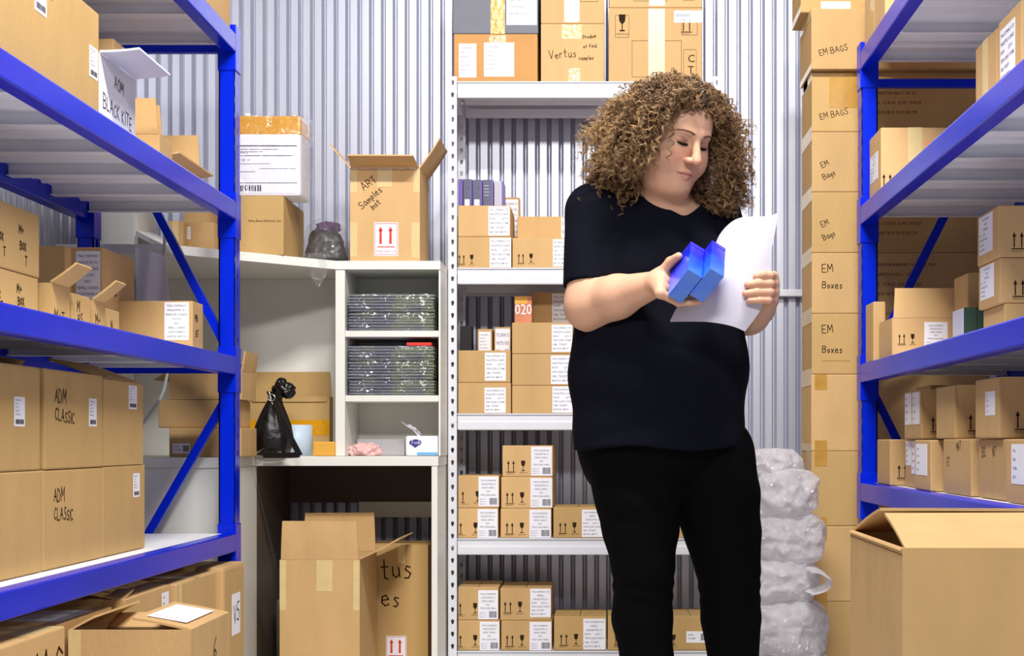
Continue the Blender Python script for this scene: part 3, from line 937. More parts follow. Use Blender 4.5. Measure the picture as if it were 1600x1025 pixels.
for (a, b, yt, m, lab, extra) in (
        (716, 722.5, 280, 'book_violet', 'bright violet slim box, first from the post on the stacked cartons', None),
        (723.5, 737, 280, 'book_slate', 'dark speckled slim box beside the first violet one, pale tab at its foot', 't'),
        (738, 753, 281, 'book_slate', 'speckled slate slim box in the middle of the violet row, pale tab', 't'),
        (754, 770.5, 281, 'book_slate', 'wide slate slim box with grey lines, fourth from the post', 'l'),
        (772, 786.5, 283, 'book_pale', 'pale lilac slim box, last of the violet row, violet edge', 'e')):
    s = FPX / (YF + .02)
    x0, x1 = (a - VPX) / s, (b - VPX) / s
    zt = HC + (VPY - yt) / s
    root = thing('slim_box', ((x0 + x1) / 2, YF + .08, bz + .0006), lab, 'box', 'violet boxes on the cartons')
    w = x1 - x0; h = zt - bz
    mb = MB(); mb.box(-w / 2, w / 2, -.06, .06, 0, h, 0, .002); mb.build('box_body', m, root)
    mb = MB(); mb.box(w / 2 - .006, w / 2 + .0005, -.0605, .0605, .0005, h - .0005); mb.build('edge_band', 'book_violet', root)
    if extra == 't':
        mb = MB(); mb.box(-w * .3, w * .25, -.0608, -.0599, .002, h * .25); mb.build('tab', 'paper', root)
    if extra == 'l':
        mb = MB()
        for k in range(4): mb.box(-w * .36, w * .1, -.0606, -.06, h * (.4 + .12 * k), h * (.42 + .12 * k))
        mb.build('print_lines', 'paper_grey', root)
# --- third shelf
Z3R = .885
row('bottom carton at the left post on the third white shelf', 715.5, 798.5, 598, Z3R, YF, .27, [LB(.50, .02, .90, .84, 'A')])
row('upper carton at the left post on the third white shelf, dark boxes behind its top', 715.5, 797.5, 547.5, az(598, YF) + .0003, YF, .14, [LB(.51, .06, .91, .93, 'A')], rz=.01)
row('lowest carton of the three-high column on the third white shelf', 800, 897, 602.5, Z3R, YF, .27, [LB(.65, .03, 1., .97, 'A')])
row('middle carton of the three-high column on the third white shelf', 800, 896.5, 553, az(602.5, YF) + .0003, YF, .27, [LB(.63, .04, .97, .95, 'A')])
row('top carton of the three-high column, the 2020 box standing on it', 800, 895.5, 504, az(553, YF) + .0003, YF, .27, [LB(.65, .06, .985, .93, 'A')])
# things behind on the third shelf
def solid(name, label, cat, x0, x1, y0, y1, z0, z1, mat, group=None, c=.002):
    mb = MB(); w, d = x1 - x0, y1 - y0
    mb.box(-w / 2, w / 2, -d / 2, d / 2, 0, z1 - z0, 0, c)
    return tag(mb.build(name, mat, None, ((x0 + x1) / 2, (y0 + y1) / 2, z0)), label, cat, group)
zz = Z3R + .1145 + .1225
solid('slim_box', 'black upright slim box in the shade by the left post, third shelf', 'box', ax(719, 5.66), ax(737, 5.66), 5.66, 5.74, Z3R + .1150, az(509, 5.66), 'black_card')
carton('dark narrow carton behind the upper left carton, between the black box and the label', ax(746, 5.66), ax(769, 5.66), 5.66, 5.80, Z3R + .1150, az(514, 5.66), GW, [('lab', 'F', .1, .5, .9, .95, 'faint')])
carton('small carton with a grey label leaning at the three-high column, third shelf', ax(772, 5.655), ax(798, 5.655), 5.655, 5.80, Z3R + .1150, az(511, 5.655), GW, [('lab', 'F', .08, .05, .95, .97, 'A')])
bx = thing('printed_box', (ax(817.5, 5.56), 5.60, az(504, YF) + .0008), 'small orange and rust box printed 020 in white on the cartons', 'box')
w = ax(831, 5.56) - ax(804, 5.56); h = az(463, 5.56) - (az(504, YF))
mb = MB(); mb.box(-w / 2, w / 2, -.04, .04, 0, h, 0, .002)
f = face_fn('F', w, .08, h)
mb.build('box_body', 'sunset', bx)
mb = MB(); put_text(mb, f, w / 2, h * .34, .055, '020', 0, .001, fit=w * .98, align='c'); mb.build('year_print', 'paper', bx)
mb = MB(); mb.box(-w / 2 + .001, w * .25, -.0407, -.0395, h * .72, h - .002); mb.build('sun_patch', 'envelope_orange', bx)
carton('dark carton with a faint label behind the 020 box on the third shelf', ax(828, 5.67), ax(905, 5.67), 5.675, 5.76, az(504, YF) + .0006, az(456, 5.67), GW, [LB(.45, .1, .93, .95, 'A')])
# --- fourth shelf
Z4 = .42
row('bottom carton at the left post on the fourth white shelf', 715.5, 778.5, 794, Z4, YF, .26, [M_(-.06 + .13, .1, .046, True, 1), LB(.49, .0, .985, .97, 'B')], mat=cp)
row('upper carton at the left post on the fourth white shelf', 715.5, 780, 743, az(794, YF) + .0003, YF, .26, [M_(.12, .14, .046, True, 1), LB(.50, .05, .98, .97, 'B')], mat=cp)
row('lowest carton of the middle column on the fourth white shelf', 782, 861.5, 794.5, Z4, YF, .26, [M_(.13, .1, .046), LB(.57, .0, .99, .96, 'B')], mat=cp)
row('second carton of the middle column on the fourth white shelf', 783, 863.5, 745, az(794.5, YF) + .0003, YF, .26, [M_(.12, .12, .046), LB(.57, .03, .99, .96, 'B')], mat=cp)
row('topmost carton of the middle column on the fourth white shelf', 785.5, 864.5, 696, az(745, YF) + .0003, YF, .26, [M_(.12, .12, .046), LB(.57, .03, .98, .96, 'B')], mat=cp, rz=-.012)
row('single carton beside the middle column, fourth shelf, reaching behind the black trousers', 864.5, 943, 792.5, Z4, YF, .25, [M_(.14, .12, .044), LB(.57, .03, .995, .92, 'C')], mat='cardboard_ochre')
row('carton on the fourth shelf showing only between the legs of the trousers', 985, 1072, 800, Z4, YF, .25, [M_(.14, .12, .044)], mat='cardboard_ochre')
# --- bottom shelf
Z5 = 0.0
row('bottom carton at the left post on the lowest white shelf', 715.5, 781, 969, Z5, YF, .26, [M_(.06, .1, .046, True, 1), LB(.52, .0, .985, .95, 'B')])
row('upper carton at the left post on the lowest white shelf', 715.5, 779, 917, az(969, YF) + .0003, YF, .26, [M_(.06, .14, .046, True, 1), LB(.50, .02, .985, .9, 'B')])
row('bottom carton second from the left post on the lowest white shelf', 783, 862.5, 969.5, Z5, YF, .26, [M_(.12, .1, .046), LB(.56, .0, .985, .95, 'B')])
row('upper carton second from the left post, lowest shelf, with a wide label', 781.5, 861, 919, az(969.5, YF) + .0003, YF, .26, [M_(.10, .2, .046), LB(.59, .1, .995, .98, 'C')])
row('carton third from the left post on the lowest shelf, label at its right', 865.5, 947.5, 963, Z5, YF, .24, [M_(.14, .12, .046), LB(.56, .02, .98, .93, 'C')], mat='cardboard_ochre')
row('carton on the lowest shelf partly hidden by the left trouser leg', 949.5, 1040, 963, Z5, YF, .24, [M_(.14, .12, .046), LB(.6, .2, .98, .7, 'barcode')], mat='cardboard_ochre')
row('carton on the lowest shelf seen between the trouser legs, white barcode sticker', 1046, 1112, 962, Z5, YF, .24, [('marks', 'F', .10, .1, .046, True, 0), LB(.40, .22, .96, .55, 'barcode')], mat='cardboard_ochre')
# --- top of the shelving
ZT = 2.122
T_ = lambda face, u0, v0, u1, v1, m='tape': ('tape', face, u0, v0, u1, v1, m)
GT = 'large cartons on top of the white shelving'
row('orange carton on the shelving top with white sheets taped on its front', 709, 840, 53, ZT, YF, .30,
    [('lab', 'F', .06, .1, .27, .8, 'faint'), ('lab', 'F', .36, .12, .72, .82, 'faint'), T_('F', .42, .82, .62, .97), ('wr', 'F', .40, .6, .022, 'Vertus', 0)], mat='cardboard_orange', group=GT)
row('grey carton with yellow tape and a white sheet, above the orange carton', 707, 841, -52, az(53, YF) + .0003, YF, .30,
    [T_('F', .445, .0, .61, 1., 'tape_yellow'), ('lab', 'F', .63, .13, .985, .9, 'faint')], mat='grey_carton', group=GT)
row('carton marked in pencil with yellow tape, middle of the shelving top', 845, 944, 37, ZT, YF, .30,
    [T_('F', .33, .74, .64, .985, 'tape_yellow'), T_('F', .44, .0, .62, .24), ('wr', 'F', .13, .40, .030, 'Vertus', 4, .0025), ('wr', 'F', .60, .38, .015, 'samples', 2, .002), ('wr', 'F', .67, .74, .014, 'Produce', 6, .002), ('wr', 'F', .67, .58, .014, 'of find', 4, .002)], mat=cp, group=GT)
row('carton above the pencil-marked one on the shelving top, pale tape', 845, 944, -58, az(37, YF) + .0003, YF, .30,
    [T_('F', .37, .02, .61, 1., 'tape_pale'), ('frame', 'F', .62, .36, .9, .9)], mat=cp, group=GT)
row('big carton with fragile glass print at the right of the shelving top', 951, 1097, 12, ZT, YF, .32,
    [T_('F', .425, .0, .60, .985, 'tape_pale'), ('lab', 'F', .70, .80, 1., .96, 'number'), ('marks', 'F', .80, .66, .055, False), ('frame', 'F', .78, .63, .95, .9),
     ('frame', 'F', .07, .60, .22, .9), ('frame', 'F', .80, .06, .94, .44), ('txt', 'F', .845, .27, .04, 'C'), ('txt', 'F', .845, .12, .04, 'T'), ('marks', 'F', .145, .64, .075, True, 0), ('frame', 'F', .25, .07, .78, .56)], mat=cp, group=GT)
row('carton above the fragile one at the right end of the shelving top', 952, 1097, -70, az(12, YF) + .0003, YF, .32,
    [T_('F', .43, .03, .60, 1., 'tape_pale'), ('frame', 'F', .26, .12, .62, .5), ('frame', 'F', .8, .13, .92, .8)], mat=cp, group=GT)

# ================================================================== on the hutch and the desk
s = FPX / 5.27
GD = 'boxes on the desk and hutch'
sam = carton('open sample carton with raised flaps and red arrow label on the hutch', ax(547, 5.27), ax(656, 5.27), 5.27, 5.53, zT + .0006, az(263, 5.27), GD,
       [('lab', 'F', .345, .06, .69, .42, 'up'), T_('F', .39, .80, .60, 1., 'tape_pale'), T_('F', .0, .74, .10, 1., 'tape_pale'), T_('F', .0, .05, .10, .42, 'tape_pale'), T_('F', .91, .74, 1., 1., 'tape_pale'), T_('F', .88, .04, 1., .42, 'tape_pale'),
        ('wr', 'F', .20, .76, .026, 'ART', 35, .0025), ('wr', 'F', .17, .56, .024, 'Samples', 42, .0025), ('wr', 'F', .33, .55, .020, 'Inst', 42, .0025)], mat='cardboard_orange' if False else cp,
       flaps={'F': (78, .115), 'L': (40, .115), 'R': (33, .13), 'B': (100, .11)}, name='open_carton')
carton('plain carton on the corner shelf beneath the white parcel', -1.322, ax(443, 5.09), 5.09, 5.44, zT + .0006, az(306, 5.09), GD,
       [('txt', 'F', .45, .56, .012, 'Nine Boat Editorial, Inc')], mat='cardboard_ochre')
carton('small carton with white sticker left of the plain carton on the corner shelf', ax(292, 5.04), -1.328, 5.04, 5.25, zT + .0006, az(347, 5.04), GD, [('lab', 'L', .1, .4, .3, .8, 'strip'), ('lab', 'F', .0, .45, .14, .85, 'strip')])
carton('tipped-up carton behind the small stickered one on the corner shelf', ax(288, 5.27), -1.335, 5.262, 5.46, zT + .0006, az(320, 5.27), GD, [('wr', 'F', .4, .4, .03, 'Vs', 0)])
carton('pale carton at the far left end of the corner shelf by the diagonal brace', ax(262, 4.99), ax(286, 4.99), 4.99, 5.2, zT + .0006, az(345, 4.99), GD, [T_('F', .3, .0, .7, 1., 'tape_pale')])
# white parcel
pz = az(306, 5.09) + .001
px0, px1 = ax(352, 5.10), ax(470, 5.10)
ph = az(181, 5.10) - pz
pc = thing('mailing_parcel', ((px0 + px1) / 2, 5.18, pz), 'white plastic-wrapped parcel with yellow top band on the plain carton', 'parcel')
w = px1 - px0
mb = MB(); mb.box(-w / 2, w / 2, -.08, .08, 0, ph, 0, .012); mb.build('parcel_body', 'paper', pc)
mb = MB(); mb.box(-w / 2 - .001, w / 2 + .001, -.0815, .0815, ph * .745, ph + .0015, 0, .012); mb.build('top_band', 'tape_yellow', pc)
f = face_fn('F', w, .16, ph)
mb = MB()
for (a, b, c_, d_) in ((.05, .16, .95, .165), (.05, .5, .95, .505), (.05, .40, .6, .402), (.05, .62, .95, .63), (.08, .55, .5, .553), (.08, .58, .7, .583), (.05, .30, .4, .303), (.45, .34, .95, .342)):
    mb.quad(f(a * w, b * ph, .0011), f(c_ * w, b * ph, .0011), f(c_ * w, d_ * ph + .0006, .0011), f(a * w, d_ * ph + .0006, .0011))
barcode(mb, f, .12 * w, .06 * ph, .48 * w, .135 * ph, .0012, 0)
put_text(mb, f, .1 * w, .53 * ph, .009, 'AIR WAYBILL', 0, .0012); put_text(mb, f, .1 * w, .44 * ph, .008, 'SHIPPER REF 1107', 0, .0012)
mb.build('waybill', 'label_ink', pc)
mb = MB()
rng = random.Random(5)
rows = []
for i in range(15):
    r = []
    for k in range(37):
        th = 2 * math.pi * k / 36
        c_, s_ = math.cos(th), math.sin(th)
        e = 1 / max(abs(c_) ** 6 + abs(s_) ** 6, 1e-6) ** (1 / 6)
        z = ph * (i / 14) * 1.01
        j = .004 + .010 * max(0, c_) + .004 * math.sin(k * 2.3 + i * 1.7) + .003 * math.sin(k * 5.1 - i * 2.3)
        r.append((c_ * e * (w / 2 + .004 + max(j, .001)), s_ * e * (.082 + max(j, .001)), z + .004))
    rows.append(r)
mb.grid(rows); mb.build('plastic_wrap', 'shrink_film', pc)

# magazine bundles in the hutch
def bundle(label, px0, px1, y0p, zb, hgt, npg, seed, mat='magazine_cover'):
    rng = random.Random(seed)
    Y = HYF + .015
    x0, x1 = ax(px0, Y), ax(px1, Y)
    w = x1 - x0; d = .235
    root = thing('magazine_bundle', ((x0 + x1) / 2, Y + d / 2, zb + .0006), label, 'magazines', 'plastic-wrapped magazines in the hutch')
    t = hgt / npg
    mb = MB()
    for i in range(npg):
        a, b = rng.uniform(-.004, .004), rng.uniform(-.004, .002)
        mb.box(-w / 2 + .006 + a, w / 2 - .008 + a, -d / 2 + .006 + b, d / 2 - .006 + b, i * t + .0006, (i + 1) * t - .0008, 1 if i % 4 == 2 else 0)
    mb.build('magazine_stack', [mat, 'paper_grey'], root)
    mb = MB(); rows = []
    n = 64
    for i in range(7):
        r = []
        for k in range(n + 1):
            th = 2 * math.pi * k / n
            c_, s_ = math.cos(th), math.sin(th)
            e = 1 / max(abs(c_) ** 10 + abs(s_) ** 10, 1e-6) ** .1
            q = .0015 * math.sin(k * 2.7 + i * 2 + seed) + .0015 * math.sin(k * 1.3 - i * 3)
            sh = 1.0 if 0 < i < 6 else .97
            r.append((c_ * e * (w / 2 - .001 + q) * sh, s_ * e * (d / 2 + q * .8) * sh, .0004 + (hgt + .002) * i / 6 + q * .5 * (0 < i < 6)))
        rows.append(r)
    mb.grid(rows)
    top = rows[-1][:-1]
    mb.add(top, [tuple(range(len(top)))], 0, False)
    mb.build('shrink_wrap', 'shrink_film', root)
    return root
s = FPX / (HYF + .015)
bundle('lower plastic-wrapped magazine bundle in the top hutch cubby', 542, 681, 0, Z2, .064, 24, 1)
bundle('upper plastic-wrapped magazine bundle in the top hutch cubby', 542, 681, 0, Z2 + .0665, .064, 24, 2)
bundle('lowest of three wrapped magazine bundles in the middle hutch cubby', 542, 681, 0, Z3, .054, 20, 3)
bundle('second of three wrapped magazine bundles in the middle hutch cubby', 542, 681, 0, Z3 + .0565, .064, 24, 4)
bundle('topmost wrapped magazine bundle in the middle hutch cubby, under the red folder', 542, 681, 0, Z3 + .1230, .052, 19, 5)
mb = MB(); mb.box(-.045, .045, -.11, .11, 0, .012, 0, .003)
tag(mb.build('folder', 'red_ink', None, (ax(656, 5.3), 5.385, Z3 + .1785)), 'small red folder lying on the topmost magazine bundle', 'folder')

# tissue pack
tz = DZ + .0008
tx0, tx1 = ax(634, 5.28), ax(685, 5.28)
tp = thing('tissue_pack', ((tx0 + tx1) / 2, 5.32, tz), 'white tissue pack with violet logo and pulled-up tissue in the bottom cubby', 'tissues')
w = tx1 - tx0; h = az(681, 5.28) - tz
mb = MB(); mb.box(-w / 2, w / 2, -.045, .045, 0, h, 0, .008); mb.build('pack_body', 'paper', tp)
f = face_fn('F', w, .09, h)
mb = MB()
el = [(w * .30 + .022 * math.cos(2 * math.pi * k / 20), h * .66 + .012 * math.sin(2 * math.pi * k / 20)) for k in range(20)]
mb.add([f(a, b, .001) for a, b in el], [tuple(range(20))], 0)
mb.add([f(w * .30 + a, h * .66 + b, .0011) for a, b in ((-.02, -.004), (.0, -.019), (.02, -.002))], [(0, 1, 2)], 0)
handwriting(mb, f, w * .30 - .016, h * .60, .014, 'Tenb', 0, .0016, 1, .0016)
mb.build('logo', ['logo_violet', 'paper'], tp)
mb = MB(); mb.box(-w * .15, w / 2 - .003, -.0462, -.045, .003, h * .18); mb.build('blue_stripe', 'stripe_blue', tp)
mb = MB(); rows = []
for i in range(9):
    t = i / 8; r = []
    for k in range(7):
        u = k / 6 - .5
        r.append((-.01 - .045 * t + u * (.02 + .035 * t), -.01 + .012 * math.sin(u * 8 + t * 4), h - .004 + .052 * t ** .7 - .018 * t * (u + .5) + .006 * math.sin(u * 11)))
    rows.append(r)
mb.grid(rows); mb.grid([[(a, b + .0012, c_) for a, b, c_ in r][::-1] for r in rows]); mb.build('tissue', 'paper', tp)
# pink bag, white board, envelopes, roll
def blob_rows(n, m, rx, ry, rz, seed, amp, flat=0.0, power=1.0):
    rng = random.Random(seed); ph = [rng.uniform(0, 6.28) for _ in range(8)]
    rows = []
    for i in range(m + 1):
        la = math.pi * i / m; r = []
        for k in range(n + 1):
            lo = 2 * math.pi * (k % n) / n
            q = 1 + amp * (math.sin(3 * lo + ph[0] + 2 * la) * math.sin(2 * la + ph[1]) + .7 * math.sin(5 * lo + ph[2] - 3 * la) + .5 * math.sin(8 * lo + 6 * la + ph[3]) + .4 * math.sin(11 * lo - 7 * la + ph[4])) * math.sin(la)
            z = rz * math.cos(la) * q
            r.append((rx * math.sin(la) * math.cos(lo) * q, ry * math.sin(la) * math.sin(lo) * q, max(z, -rz * (1 - flat))))
        rows.append(r)
    return rows
mb = MB(); rw = blob_rows(60, 28, .056, .046, .028, 4, .17, .35)
mb.grid(rw)
zmin = min(p[2] for r in rw for p in r)
tag(mb.build('plastic_bag', 'pink_plastic', None, (ax(571, 5.34), 5.345, DZ + .0012 - zmin)), 'crumpled pale pink plastic bag in the bottom hutch cubby', 'bag')
solid('white_tray', 'white flat board standing at the back of the bottom hutch cubby', 'board', ax(558, 5.47), ax(632, 5.47), 5.47, 5.485, DZ + .0008, az(686, 5.47), 'paper')
solid('envelope_pack', 'orange padded envelope pack on the desk beside the hutch upright', 'envelopes', ax(490, 5.24), ax(524.5, 5.24), 5.222, 5.244, DZ + .0008, az(690, 5.24), 'envelope_orange', None, .006)
rp = thing('paper_roll', (ax(463, 5.40), 5.40, DZ + .0006), 'pale blue upright paper roll on the desk behind the black bag', 'roll')
mb = MB(); rr = .058; hh = az(664, 5.36) - DZ
mb.lathe([(0.0, hh - .004), (.02, hh - .004), (.02, hh), (rr, hh), (rr, 0), (0, 0)], 40); mb.build('roll_body', 'pale_blue', rp)
mb = MB(); mb.box(-.021, -.004, -.0595, -.0560, .002, hh - .001); mb.build('loose_edge', 'paper_grey', rp)
# carton with open top at the back of the desk
carton('big open carton with yellow tape at the back of the desk, behind the roll', ax(393, 5.505), ax(517, 5.505), 5.475, 5.548, DZ + .0008, az(620, 5.49), GD,
       [T_('F', .0, .34, 1., .60, 'tape_yellow')], mat='cardboard_ochre', flaps={'B': (-2, .095), 'F': (176, .02)}, name='open_carton')
# brown cartons behind the rack post
carton('lowest carton behind the left rack post on the desk, white sticker at its left', ax(264, 4.90), ax(377, 4.90), 4.90, 5.12, DZ + .0008, az(668.5, 4.90), GD, [('lab', 'F', .05, .12, .29, .47, 'barcode')])
carton('middle carton of the stack behind the left rack post on the desk', ax(247, 4.93), ax(368, 4.93), 4.93, 5.14, DZ + .0985, az(624.5, 4.93), GD)
carton('open top carton of the stack behind the left rack post, flap up', ax(264, 4.93), ax(378, 4.93), 4.93, 5.13, DZ + .1930, az(580, 4.93), GD, flaps={'R': (8, .068), 'B': (-60, .07), 'L': (120, .06)}, name='open_carton')

# black shoulder bag
bg_ = thing('shoulder_bag', (ax(412, 5.02), 5.195, DZ + .0008), 'black leather shoulder bag slumped on the desk next to the rack post', 'bag')
mb = MB(); rows = []
HB_ = [(0, .030, .03), (.004, .062, .05), (.03, .074, .058), (.07, .076, .056), (.11, .064, .05), (.15, .046, .042), (.185, .03, .032), (.20, .024, .026), (.212, .026, .03), (.228, .034, .036)]
n = 44
for i, (z, a, b) in enumerate(HB_):
    r = []
    for k in range(n + 1):
        th = 2 * math.pi * (k % n) / n
        fold = 1 + (.02 + .10 * (z / .228) ** 2) * math.sin(7 * th + i * .5) + .03 * math.sin(4 * th - i)
        lean = .055 * (z / .228) ** 2
        r.append((a * fold * math.cos(th) * .95 + lean * .25 - .01, b * fold * math.sin(th), z))
    rows.append(r)
mb.grid(rows)
mb.add(rows[0][:-1], [tuple(reversed(range(n)))], 0, True)
mb.build('bag_body', 'black_leather', bg_)
mb = MB(); rw = blob_rows(36, 16, .036, .034, .024, 9, .16)
mb.grid([[(p[0] + .03, p[1], p[2] + .238) for p in r] for r in rw])
rw = blob_rows(30, 14, .022, .022, .02, 19, .16)
mb.grid([[(p[0] + .048, p[1] - .01, p[2] + .222) for p in r] for r in rw])
rw = blob_rows(30, 14, .018, .02, .018, 21, .16)
mb.grid([[(p[0] + .026, p[1] - .015, p[2] + .258) for p in r] for r in rw])
gath_ = mb.build('gathered_top', 'black_leather', bg_)
mb = MB()
pts = [Vector((.004, -.045, .212)), Vector((.018, -.062, .185)), Vector((.045, -.085, .13)), Vector((.078, -.10, .06)), Vector((.108, -.105, .006)), Vector((.08, -.1, .004)), Vector((.03, -.09, .004)), Vector((-.02, -.08, .004))]
for i in range(len(pts) - 1):
    mb.bar(pts[i], pts[i + 1] + (pts[i + 1] - pts[i]).normalized() * .004, .020, .004, 0, (0, 1, 0) if i >= 0 else (0, 0, 1))
strap_ = mb.build('strap', 'black_leather', bg_)
mb = MB(); mb.tube([(.0 + .012 * math.cos(t * .6283), -.053 - .003, .205 + .012 * math.sin(t * .6283)) for t in range(11)], .0022, 6); mb.build('buckle', 'steel', strap_)
mb = MB(); mb.tube([(-.012, -.04, .226), (-.004, -.045, .2), (.002, -.046, .18)], .003, 6); mb.build('zip_pull', 'steel', gath_)
mb = MB()
mb.grid([[(-.07, -.075, .001), (-.055, -.085, .006), (-.04, -.08, .012)], [(-.03, -.075, .022), (-.025, -.085, .026), (-.02, -.075, .03)]])
mb.grid([[(.0, -.085, .001), (.03, -.08, .008), (.06, -.085, .006)], [(.01, -.075, .012), (.035, -.07, .016), (.07, -.08, .002)]])
mb.build('lining_flap', 'tan_leather', bg_)

# clear bag with dark contents on the shelf corner
cbz = zT + .001
cbg = thing('clear_bag', (ax(501, 5.26), 5.345, cbz), 'clear plastic bag with dark purple contents between two cartons on the hutch', 'bag')
from mathutils import noise as mnoise
def crumple(rx, ry, h, taper, seed, amp, n=70, m=40, fq=16):
    rows = []; so = Vector((seed * 2.3, seed, seed * 4.1))
    for i in range(m + 1):
        t = i / m; r = []
        env = min(1, (t / .10) ** .5 if t < .10 else 1) * (1 - taper * t) * (max(0, 1 - t ** 7)) ** .5
        for k in range(n + 1):
            th = 2 * math.pi * (k % n) / n
            p = Vector((rx * env * math.cos(th), ry * env * math.sin(th), h * t))
            w = p * fq + so
            f = 1 + amp * (mnoise.noise(w) + .6 * (1 - 2 * abs(mnoise.noise(w * 2.1))) + .25 * mnoise.noise(w * 5))
            r.append((p.x * f, p.y * f, p.z))
        rows.append(r)
    return rows
mb = MB(); mb.grid([[(p[0], p[1], p[2] + .004) for p in r] for r in crumple(.076, .058, .128, .30, 3, .16)]); mb.build('contents', 'black_card', cbg)
mb = MB(); rw = blob_rows(40, 16, .042, .036, .022, 15, .14)
mb.grid([[(p[0] + .012, p[1] - .01, p[2] + .130) for p in r] for r in rw]); mb.build('purple_cloth', pmat('plum', srgb(78, 40, 84), .7).name, cbg)
mb = MB(); mb.grid([[(p[0], p[1], p[2] + .001) for p in r] for r in crumple(.094, .072, .166, .26, 8, .12, 90, 50, 13)])
mb.grid([[(-.05 +   .085 * k / 6, -.150 - .004 * math.sin(k * 2 + i), .02 - (.13 * i / 6) * (1 - abs(k / 6 - .62) * 1.25)) for k in range(7)] for i in range(7)])
mb.build('plastic_film', 'clear_bag', cbg)

# under the desk
fu = carton('tall open carton under the desk with its flaps standing up', ax(437, 5.0), ax(562, 5.0), 5.00, 5.38, FLOOR + .0006, az(875, 5.0), 'cartons under the desk',
       [T_('F', .46, .75, .66, 1., 'tape_pale'), T_('F', .0, .60, .08, 1., 'tape_pale'), T_('F', .92, .6, 1., 1., 'tape_pale')], mat='cardboard', flaps={'F': (2, .132), 'B': (1, .142), 'R': (62, .15), 'L': (-110, .12)}, name='open_carton', rz=0.0)
carton('carton with scrawled marker letters under the desk, behind the tall open one', ax(566, 5.27), ax(662, 5.27), 5.26 + .14, 5.64, FLOOR + .0006, az(856, 5.27), 'cartons under the desk',
       [('wr', 'F', .22, .72, .075, 'tus', 4, .005), ('wr', 'F', .22, .5, .07, 'es', 0, .005), T_('F', .5, .85, .62, 1., 'tape_pale'), ('lab', 'F', .3, .04, .64, .26, 'up')], mat='cardboard_ochre',
       flaps={'F': (-86, .05), 'B': (-88, .10), 'L': (-100, .1), 'R': (-95, .1)}, name='open_carton')
solid('storage_tub', 'dark low tub under the desk beside its left side panel', 'tub', -1.195, -1.03, 5.40, 5.62, FLOOR + .0005, .20, 'panel_shaded', None, .01)
mb = MB(); rw = blob_rows(36, 16, .075, .07, .06, 31, .07, .2); zmin = min(p[2] for r in rw for p in r)
mb.grid(rw)
tag(mb.build('plastic_bag', 'paper', None, (-1.11, 5.50, .2015 - zmin)), 'white plastic bag bundled on the dark tub under the desk', 'bag')
# ================================================================== left rack goods  (they show their aisle face R and camera face F)
GL = 'cartons on the left rack'
och = 'cardboard_ochre'
E = .0006
# top deck
carton('carton on the very top deck of the left rack, at its far end', -1.60, -1.172, 4.25, 4.645, 2.07 + E, 2.36, GL, [T_('F', .4, .5, .6, 1.)], mat=cp)
# second deck from the top
carton('huge tan carton on the upper left deck, nearest, two white stickers', -1.62, -1.205, 2.86, 3.53, 1.54 + E, 1.805, GL,
       [('lab', 'R', .955, .55, .999, .85, 'small') if False else ('lab', 'R', .90, .38, .985, .66, 'small'), ('lab', 'R', .40, .60, .50, .92, 'small'), T_('R', .52, .78, .55, 1., 'tape_brown')], mat=och)
carton('tape-wrapped carton lying on top of the huge tan carton', -1.58, -1.25, 2.9, 3.50, 1.806, 1.93, GL, [T_('R', .3, .0, .9, .2, 'tape_pale')], mat=och)
carton('white open carton marked ADM BLACK KITE on the upper left deck', -1.56, -1.215, 3.56, 3.835, 1.54 + E, 1.722, GL,
       [('wr', 'R', .40, .66, .030, 'AOM', -3, .003), ('wr', 'R', .10, .30, .034, 'BLACK KITE', -3, .003)], mat='white_board', flaps={'R': (84, .095), 'B': (-85, .09), 'F': (-85, .13)}, name='open_carton', ink='marker')
carton('tall brown carton behind the white ADM carton on the upper left deck', -1.62, -1.305, 3.935, 4.055, 1.54 + E, 1.858, GL, mat='cardboard')
carton('open carton with one tall flap up, beyond the white ADM carton', -1.50, -1.222, 4.07, 4.19, 1.54 + E, 1.63, GL, flaps={'F': (3, .098), 'R': (-80, .1), 'L': (-70, .1)}, name='open_carton')
carton('open carton with dark inner flaps at the far end of the upper left deck', -1.50, -1.25, 4.21, 4.60, 1.54 + E, 1.60, GL, flaps={'L': (-80, .10), 'B': (-2, .135), 'R': (80, .04), 'F': (5, .14)}, name='open_carton')
# third deck
za = 1.05 + E
mt = lambda v: [('wr', 'R', .12, .66, .018, 'M+', 0, .003), ('wr', 'R', .16, .42, .017, 'BOX', -4, .003), ('wr', 'R', .28, .18, .02, 'T', 0, .003), ('wr', 'R', .58, .6, .018, 'M+', 0, .003), ('wr', 'R', .6, .36, .017, 'BOX', 0, .003), ('wr', 'R', .7, .12, .02, 'T', 0, .003)]
carton('lower carton of the nearest pair on the third left deck, twice marked', -1.58, -1.325, 3.16, 3.462, za, 1.164, GL, mt(0), mat=och)
carton('upper carton of the nearest pair on the third left deck, twice marked', -1.58, -1.322, 3.17, 3.462, 1.1646, 1.312, GL, mt(0), mat=och)
carton('small half-open carton with one flap raised, next past the marked pair', -1.52, -1.31, 3.50, 3.625, za, 1.158, GL, [('wr', 'R', .2, .15, .028, 'M+T', 0, .003)], flaps={'R': (52, .075), 'L': (-80, .06)}, name='open_carton', mat=och)
carton('narrow carton marked M B T between the two raised flaps, third left deck', -1.50, -1.31, 3.645, 3.77, za, 1.149, GL, [('wr', 'R', .25, .55, .028, 'M', 0, .003), ('wr', 'R', .3, .25, .024, 'BS', 0, .003)], mat=och)
carton('narrow carton with a raised flap, third from the marked pair', -1.50, -1.31, 3.79, 3.885, za, 1.145, GL, [('wr', 'R', .2, .35, .026, 'M+', 0, .003)], flaps={'R': (50, .075), 'L': (-80, .06)}, name='open_carton', mat=och)
